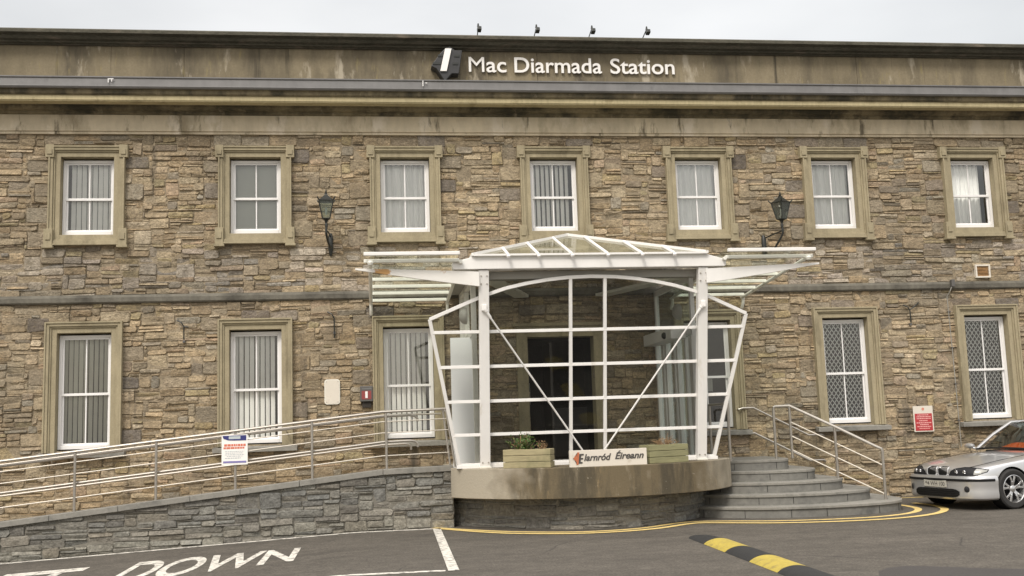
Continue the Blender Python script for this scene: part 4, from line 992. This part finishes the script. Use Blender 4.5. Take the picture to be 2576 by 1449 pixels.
for (x, z, ty), lab in zip(((-3.28, 3.52, 0), (-.66, 3.62, 1), (10.35, 3.55, 2)), hk_lab):
    t = empty('iron_hook', lab, 'hook', (x, -.03, z), 'old iron hooks in the wall')
    q = MB(); q.tube([(-.12, -.02, .10), (-.04, -.06, .05), (0, -.05, -.02), (0, -.04, -.25 if ty != 1 else -.38)], .012, 6)
    if ty == 2: q.tube([(0, -.05, 0), (.12, -.05, .08), (.2, -.02, .14)], .012, 6)
    if ty == 0: q.tube([(0, -.05, -.02), (.08, -.05, -.03)], .012, 6)
    q.build('iron_bar', M['black'], t)
    MB().box(-.02, .02, -.05, .02, -.3, -.26).build('fixing', M['rawwood'], t)
gb = empty('gutter_white_marks', 'small white marks like droppings on the lead gutter above the second window', 'bracket', (-4.45, -.655, 7.80))
q = MB(); q.box(-.05, -.035, -.01, .0, -.045, .03); q.box(-.034, .045, -.01, .0, .015, .03); q.box(.01, .022, -.01, .0, -.03, .0145); q.build('clip', M['upvc'], gb)  # thin boxes added to stand in for white dropping marks, not real fixings
gb = empty('gutter_white_fleck', 'small white fleck like a dropping on the lead gutter just left of the black emblem', 'bracket', (1.0, -.655, 7.80))
q = MB(); q.box(-.01, .005, -.01, .0, -.055, .05); q.box(.04, .075, -.01, .0, .0, .012); q.build('clip', M['upvc'], gb)  # made-up raised flecks in place of another white mark on the gutter

# ------------------------------------------------------------------ parked car
M['paint'] = material('silver_car_paint', (.60, .60, .605), .30, .7, coat=.8)
M['cglass'] = glass('car_glass', (.55, .60, .56), .10)
M['trim'] = material('black_trim', (.012, .012, .012), .6, spec=.2)
M['plate'] = material('dirty_number_plate', (.42, .41, .37), .5)
M['tyre'] = material('tyre_rubber', (.022, .021, .020), .8, vary=[(30, .2, S1)])
M['alloy'] = material('alloy_wheel', (.60, .60, .60), .25, .85)
M['lamp'] = glass('lamp_glass', (.9, .92, .92), .18)
M['chrome'] = material('chrome', (.55, .55, .56), .15, 1)
M['signal'] = material('clear_signal_lens', (.33, .33, .31), .25, .2)
M['lampin'] = material('headlamp_bowl', (.018, .018, .02), .55, .0, spec=.25)
M['seat'] = material('car_interior', (.03, .03, .03), .85)
M['hivis'] = material('orange_fabric', (.95, .16, .03), .8)
car = empty('parked_car', 'silver saloon car with alloy wheels parked beside the steps', 'car', (9.956, -2.444, 0), None, PI+.2095)
# section stations: x, half width, [rocker z], shoulder z, top z, top inner half-width
plan = [(.735, .30), (.715, .50), (.67, .64), (.58, .755), (.45, .825), (.25, .855), (0, .865), (-.5, .868), (-1.2, .87), (-2.0, .87), (-2.7, .868), (-3.1, .855), (-3.4, .81), (-3.58, .70), (-3.66, .45)]
def lerp_tab(T, x):
    T = sorted(T)
    if x <= T[0][0]: return T[0][1]
    for (a, va), (b, vb_) in zip(T, T[1:]):
        if x <= b: return va+(vb_-va)*(x-a)/(b-a)
    return T[-1][1]
shz = [(.735, .60), (.67, .615), (.5, .655), (.25, .70), (0, .735), (-.5, .79), (-.85, .825), (-1.5, .86), (-2.6, .89), (-3.2, .90), (-3.66, .86)]
tpz = [(.735, .655), (.67, .685), (.5, .735), (.25, .78), (0, .815), (-.5, .875), (-.85, .90), (-1.5, .90), (-2.6, .93), (-3.2, .985), (-3.5, .975), (-3.66, .90)]
rows = []
for x, hw in plan:
    s_, t_ = lerp_tab(shz, x), lerp_tab(tpz, x)
    sec = [(0, .20), (hw*.90, .20), (hw*.985, .26), (hw, .42), (hw*.998, .56), (hw*.975, s_-.035), (hw*.945, s_), (hw*.80, s_+(t_-s_)*.55), (hw*.42, t_-.008), (0, t_)]
    full = [(x, -y, z) for y, z in sec[::-1]] + [(x, y, z) for y, z in sec[1:]]
    rows.append(full)
bm_ = MB(); bm_.grid(rows); n = len(rows[0])
bm_.add(rows[0], [tuple(range(n))]); bm_.add(rows[-1], [tuple(range(n))[::-1]])
body = bm_.build('body', M['paint'], None, smooth=50)
import bmesh
bm = bmesh.new(); bm.from_mesh(body.data); bmesh.ops.remove_doubles(bm, verts=bm.verts, dist=1e-4); bmesh.ops.recalc_face_normals(bm, faces=bm.faces); bm.to_mesh(body.data); bm.free()
ss = body.modifiers.new('sub', 'SUBSURF'); ss.levels = 2; ss.render_levels = 2
cut_ = MB()
for wx in (0, -2.725):
    for sy in (-1, 1):
        cut_.lathe([(.001, -.18), (.345, -.18), (.345, .2), (.001, .2)], 40, Matrix.Translation((wx, sy*.82, .325)) @ Matrix.Rotation(PI/2, 4, 'X'))
co = cut_.build('cut', M['trim'], None)
bo_ = body.modifiers.new('bool', 'BOOLEAN'); bo_.operation = 'DIFFERENCE'; bo_.object = co; bo_.solver = 'EXACT'
dg = bpy.context.evaluated_depsgraph_get(); dg.update(); nm = bpy.data.meshes.new_from_object(body.evaluated_get(dg))
if len(nm.polygons) > 100:
    body.modifiers.clear(); body.data = nm
bpy.data.objects.remove(co)
body.data.name = 'body'
for p in body.data.polygons: p.use_smooth = True
try: body.data.set_sharp_from_angle(angle=math.radians(40))
except Exception: pass
body.parent = car
wl = MB()
for wx in (0, -2.725):
    for sy in (-1, 1): wl.lathe([(.34, sy*.84), (.342, sy*.66), (.30, sy*.64), (.001, sy*.64)], 32, Matrix.Translation((wx, 0, .325)) @ Matrix.Rotation(PI/2, 4, 'X') @ Matrix.Scale(-1, 4, (0, 0, 1)))
wl.build('wheel_well', M['trim'], car, fix=False)
# bumper swept round the nose
pc = [(.33, .868), (.45, .855), (.58, .805), (.68, .70), (.735, .55), (.765, .35), (.775, .0)]
path = catmull([Vector(p) for p in pc], 5); path = path + [Vector((p.x, -p.y)) for p in path[::-1][1:]]
def sweep(profile, name, mat, sub=(0, 999), smooth=True, off=0, par=car):
    rows_ = []
    for i, p in enumerate(path):
        if not (sub[0] <= i < sub[1]): continue
        a = path[max(i-1, 0)]; b = path[min(i+1, len(path)-1)]; t = (b-a).normalized(); nn = Vector((-t.y, t.x))
        if nn.x < 0 and p.x > .6: nn = -nn
        if abs(p.x) < .6 and nn.y*p.y < 0: nn = -nn
        rows_.append([(p.x+nn.x*(o_+off), p.y+nn.y*(o_+off), z) for o_, z in profile])
    return MB().grid(rows_).build(name, mat, par, smooth=smooth)
bumper = sweep([(-.10, .17), (-.02, .165), (.012, .19), (.018, .24), (.012, .30), (.015, .40), (.022, .46), (.018, .50), (0, .535), (-.05, .545)], 'bumper', M['paint'])
sweep([(.024, .455), (.034, .46), (.036, .49), (.024, .497)], 'bumper_strip', M['trim'], (3, len(path)-3), off=0)
# lower intake, fog lamps, plate
def front_x(y, add=0):
    best = None
    for a, b in zip(path, path[1:]):
        if min(a.y, b.y) <= y <= max(a.y, b.y): 
            t = (y-a.y)/(b.y-a.y) if abs(b.y-a.y) > 1e-6 else 0; return a.x+(b.x-a.x)*t+add
    return .7
def front_patch(name, ys, z0f, z1f, add, mat, par=car, n=16, thick=.0):
    rows_ = []
    for k in range(n+1):
        y = ys[0]+(ys[1]-ys[0])*k/n
        za, zb = z0f(y), z1f(y); rows_.append([(front_x(y, add), y, za), (front_x(y, add-.0), y, (za+zb)/2), (front_x(y, add), y, zb)])
    mb_ = MB(); mb_.grid(rows_)
    return mb_.build(name, mat, par, smooth=True)
front_patch('lower_intake', (-.50, .50), lambda y: .20+.04*max(0, (abs(y)-.42)/.08), lambda y: .335-.04*max(0, (abs(y)-.42)/.08), .024, M['trim'])
sl_ = MB()
for z in (.24, .27, .30): sl_.tube([(front_x(y, .027), y, z) for y in [-.46+.0575*k for k in range(17)]], .004, 4)
sl_.build('intake_slat', M['trim'], bumper)
for sy in (-1, 1):
    y0 = sy*.635; q = MB(); q.lathe([(.001, .012), (.03, .010), (.045, .004), (.052, -.012)], 16, Matrix.Translation((front_x(y0, .018), y0, .335)) @ Matrix.Rotation(sy*.75, 4, 'Z') @ Matrix.Rotation(PI/2, 4, 'Y')); q.build('fog_lamp', M['lampin'], car, smooth=True)
pb = MB(); pb.box(.797, .806, -.26, .26, .355, .465); plt = pb.build('number_plate', M['plate'], car, bevel=.004)
letter_parts('94 WH 100', 0, .44, 0, .065, 0, M['ink'], plt, 0, .01, fn=lambda x, z: (.8075, -(x-.22) if False else (x-.22), z+.378))
# nose panel: kidneys and headlamps
from mathutils.bvhtree import BVHTree
bvh = BVHTree.FromPolygons([v.co.copy() for v in body.data.vertices], [tuple(p.vertices) for p in body.data.polygons])
def nose_x(y, z):
    h = bvh.ray_cast(Vector((2, y, z)), Vector((-1, 0, 0)))[0]
    return h.x if h is not None and h.x > .1 else nose_tab(y, z)
def nose_tab(y, z): return lerp_tab([(.0, .742), (.35, .728), (.5, .71), (.62, .672), (.72, .605), (.80, .50), (.84, .40)], abs(y)) - (z-.55)*.32
for sy in (-1, 1):
    P = rounded(.215, .145, .04, 3); yc = sy*.125
    o1 = MB(); o1.add([(nose_x(yc+x, .612+z)+.012, yc+x, .612+z) for x, z in P] + [(nose_x(yc+x, .612+z)-.02, yc+x, .612+z) for x, z in P], [tuple(range(len(P)))]+[(i, (i+1) % len(P), len(P)+(i+1) % len(P), len(P)+i) for i in range(len(P))])
    kd = o1.build('kidney_grille', M['trim'], car)
    rg = MB(); rg.tube([(nose_x(yc+x, .612+z)+.010, yc+x, .612+z) for x, z in P], .007, 6, closed=True); rg.build('grille_surround', M['paint'], kd, smooth=True)
    sm_ = MB()
    for k in range(7): y = yc-.075+k*.025; sm_.bar((nose_x(y, .56)+.018, y, .56), (nose_x(y, .665)+.018, y, .665), .004, .006)
    sm_.build('grille_slat', M['trim'], kd)
    # headlamp
    prof = [(.265, .548), (.305, .61), (.38, .66), (.50, .682), (.62, .678), (.735, .658), (.80, .638), (.80, .60), (.74, .56), (.62, .540), (.50, .535), (.44, .522), (.36, .525)]
    lo_ = [(.265, .548), (.36, .525), (.44, .522), (.50, .535), (.62, .540), (.74, .56), (.80, .60)]; hi_ = [(.265, .552), (.305, .61), (.38, .655), (.50, .675), (.62, .672), (.735, .655), (.80, .638)]
    hl = MB(); hl.grid([[(nose_x(sy*y, (z_ := lerp_tab(lo_, y)+(lerp_tab(hi_, y)-lerp_tab(lo_, y))*k/5))+.007, sy*y, z_) for k in range(6)] for y in [.265+.0335*q for q in range(17)]])
    h_ = hl.build('headlight', M['lampin'], car)
    ed = [(y, lerp_tab(lo_, y)) for y in [.265+.0335*q for q in range(17)]]+[(y, lerp_tab(hi_, y)) for y in [.801-.0335*q for q in range(17)]]
    rg = MB(); rg.tube([(nose_x(sy*y, z)+.008, sy*y, z) for y, z in ed], .005, 6, closed=True); rg.build('lamp_rim', M['trim'], h_, smooth=True)
    for yy, rr_ in ((.42, .026), (.555, .030)):
        q = MB(); q.lathe([(.001, .002), (rr_*.5, .012), (rr_*.85, .014), (rr_, .006), (rr_*1.1, .0)], 18, Matrix.Translation((nose_x(sy*yy, .603)+.010, sy*yy, .603)) @ Matrix.Rotation(PI/2, 4, 'Y')); q.build('lamp_lens', M['chrome'], h_, smooth=True)
    tsx = MB(); pf2 = [(.70, .565), (.70, .652), (.735, .646), (.79, .634), (.79, .602), (.735, .570)]
    tsx.grid([[(nose_x(sy*y, (z_ := lerp_tab(lo_, y)+.006+(lerp_tab(hi_, y)-lerp_tab(lo_, y)-.012)*k/5))+.011, sy*y, z_) for k in range(6)] for y in [.69+.0135*q for q in range(9)]]); tsx.build('turn_signal', M['signal'], car)
# shut lines
sh = MB()
for sy in (-1, 1):
    sh.tube([(x, sy*(lerp_tab([(p[0], p[1]) for p in plan], x)*.80+.004), lerp_tab(shz, x)+(lerp_tab(tpz, x)-lerp_tab(shz, x))*.55+.003) for x in (.60, .4, .2, 0, -.2, -.4, -.6, -.8)], .004, 4)
    for xd in (-.62, -1.62, -2.45):
        sh.tube([(xd, sy*(.874), .30), (xd, sy*.876, .55), (xd+.02, sy*.862, .80)], .004, 4)
sh.build('shut_line', M['trim'], body)
# greenhouse
def gpt(x, y, z): return (x, y, z)
A = [(-.78, .70, .90), (-1.42, .57, 1.335)]
belt = [(-.80, .0, .925), (-.78, .60, .90), (-1.0, .775, .885), (-1.6, .80, .895), (-2.4, .80, .91), (-2.95, .74, .935), (-3.1, .55, .96), (-3.14, 0, .97)]
roof = [(-1.36, .0, 1.375), (-1.40, .42, 1.35), (-1.55, .565, 1.33), (-1.8, .585, 1.345), (-2.3, .585, 1.345), (-2.55, .555, 1.315), (-2.66, .40, 1.31), (-2.70, 0, 1.33)]
for sy in (1,):
    gh = MB()
    bfull = belt + [(x, -y, z) for x, y, z in belt[::-1][1:-1]]; rfull = roof + [(x, -y, z) for x, y, z in roof[::-1][1:-1]]
    nn = len(bfull); gh.add(bfull+rfull, [(i, (i+1) % nn, nn+(i+1) % nn, nn+i) for i in range(nn)]); gh.build('window_glass', M['cglass'], car, fix=False)
rows_ = []
for k in range(9):
    u = k/8; x = -1.36+(-1.34)*u; zc = 1.375+.045*math.sin(PI*min(1, u*1.0))-.045*u*.9
    hwid = lerp_tab([(0, .42), (.12, .56), (.5, .59), (.88, .56), (1, .40)], u)
    rows_.append([(x-(.04*abs(v)**2 if k == 0 else -.03*abs(v)**2*(1 if k == 8 else 0)), hwid*v, zc-.06*abs(v)**2.4) for v in [j/6-1 for j in range(13)]])
MB().grid(rows_).build('roof', M['paint'], car, smooth=True, solid=.02)
for sy in (-1, 1):
    pl_ = MB()
    pl_.tube([(-.76, sy*.70, .895), (-1.1, sy*.645, 1.14), (-1.42, sy*.53, 1.348), (-1.6, sy*.572, 1.352)], .028, 8)
    pl_.tube([(-1.55, sy*.575, 1.345), (-1.9, sy*.59, 1.365), (-2.3, sy*.59, 1.355), (-2.6, sy*.52, 1.325), (-2.95, sy*.68, 1.08), (-3.1, sy*.70, .95)], .028, 8)
    pl_.build('roof_pillar', M['paint'], car, smooth=True)
    bp_ = MB(); bp_.bar((-1.98, sy*.805, .89), (-1.95, sy*.60, 1.34), .05, .015, (1, 0, 0)); bp_.build('door_pillar', M['trim'], car)
    mr = MB(); mr.lathe([(.001, -.10), (.04, -.095), (.062, -.05), (.068, 0), (.06, .05), (.035, .09), (.001, .10)], 16, Matrix.Translation((-.80, sy*.90, .955)) @ Matrix.Rotation(PI/2, 4, 'X') @ Matrix.Diagonal((.9, .75, 1, 1)))
    mr.tube([(-.82, sy*.78, .91), (-.80, sy*.86, .94)], .02, 6); mr.build('wing_mirror', M['trim'] if sy > 9 else M['paint'], car, smooth=True)
MB().tube([(-.74, -.66, .905), (-.70, -.3, .925), (-.695, 0, .93), (-.70, .3, .925), (-.74, .66, .905)], .018, 6).build('scuttle', M['trim'], car)
MB().box(-3.0, -.95, -.68, .68, .55, .88).build('interior', M['seat'], car)
q = MB()
for sy in (-1, 1): q.box(-1.95, -1.82, sy*.36-.22, sy*.36+.22, .88, 1.10); q.box(-1.93, -1.84, sy*.36-.12, sy*.36+.12, 1.12, 1.27)
q.build('front_seat', M['seat'], car, bevel=.03)
cl_h = MB(); R = random.Random(2); rows_ = []
for i in range(10):
    rows_.append([(-.92-.045*i, -.48+.09*j, .90+.10*math.sin(PI*i/9)*math.sin(PI*j/9)+R.uniform(0, .012)) for j in range(10)])
cl_h.grid(rows_); jk = cl_h.build('orange_jacket', M['hivis'], None, smooth=True)
jk.matrix_world = Matrix.Translation((9.956, -2.444, 0)) @ Matrix.Rotation(PI+.2095, 4, 'Z'); tag(jk, 'bright orange high visibility jacket lying on the dashboard of the silver car', 'jacket')
# wheels
def wheel():
    ty = MB(); ty.lathe([(.215, -.10), (.235, -.112), (.29, -.115), (.312, -.10), (.318, -.06), (.318, .06), (.312, .10), (.29, .115), (.235, .112), (.215, .10)], 48, Matrix.Rotation(-PI/2, 4, 'X'))
    w_ = ty.build('wheel', M['tyre'], car, smooth=True)
    rm2 = MB(); rm2.lathe([(.222, .108), (.214, .112), (.206, .10), (.20, .02), (.19, -.05), (.001, -.05)], 48, Matrix.Rotation(-PI/2, 4, 'X'))
    r_ = rm2.build('rim', M['alloy'], w_, smooth=True)
    dk = MB(); dk.lathe([(.198, .015), (.001, .015)], 32, Matrix.Rotation(-PI/2, 4, 'X')); dk.build('brake_disc', M['trim'], w_)
    sp = MB()
    for k in range(5):
        a = 2*PI*k/5+.3
        for da in (-.17, .17):
            P = [(.045, a+da*.9), (.12, a+da*.85), (.205, a+da*1.45)]
            pts = [(r2*math.cos(t_), .085-(.02 if r2 < .1 else 0), r2*math.sin(t_)) for r2, t_ in P]
            for p, q_ in zip(pts, pts[1:]): sp.bar(p, q_, .032, .024, (0, 1, 0))
    sp.lathe([(.001, .095), (.03, .093), (.055, .08), (.06, .05)], 20, Matrix.Rotation(-PI/2, 4, 'X'))
    sp.build('spoke', M['alloy'], w_, smooth=True, bevel=.004)
    return w_
w0 = wheel(); w0.location = (0, .755, .318)
for (x, y, rz_) in ((0, -.755, PI), (-2.725, .755, 0), (-2.725, -.755, PI)):
    c_w = copy_tree(w0, car); c_w.location = (x, y, .318); c_w.rotation_euler = (0, 0, rz_)
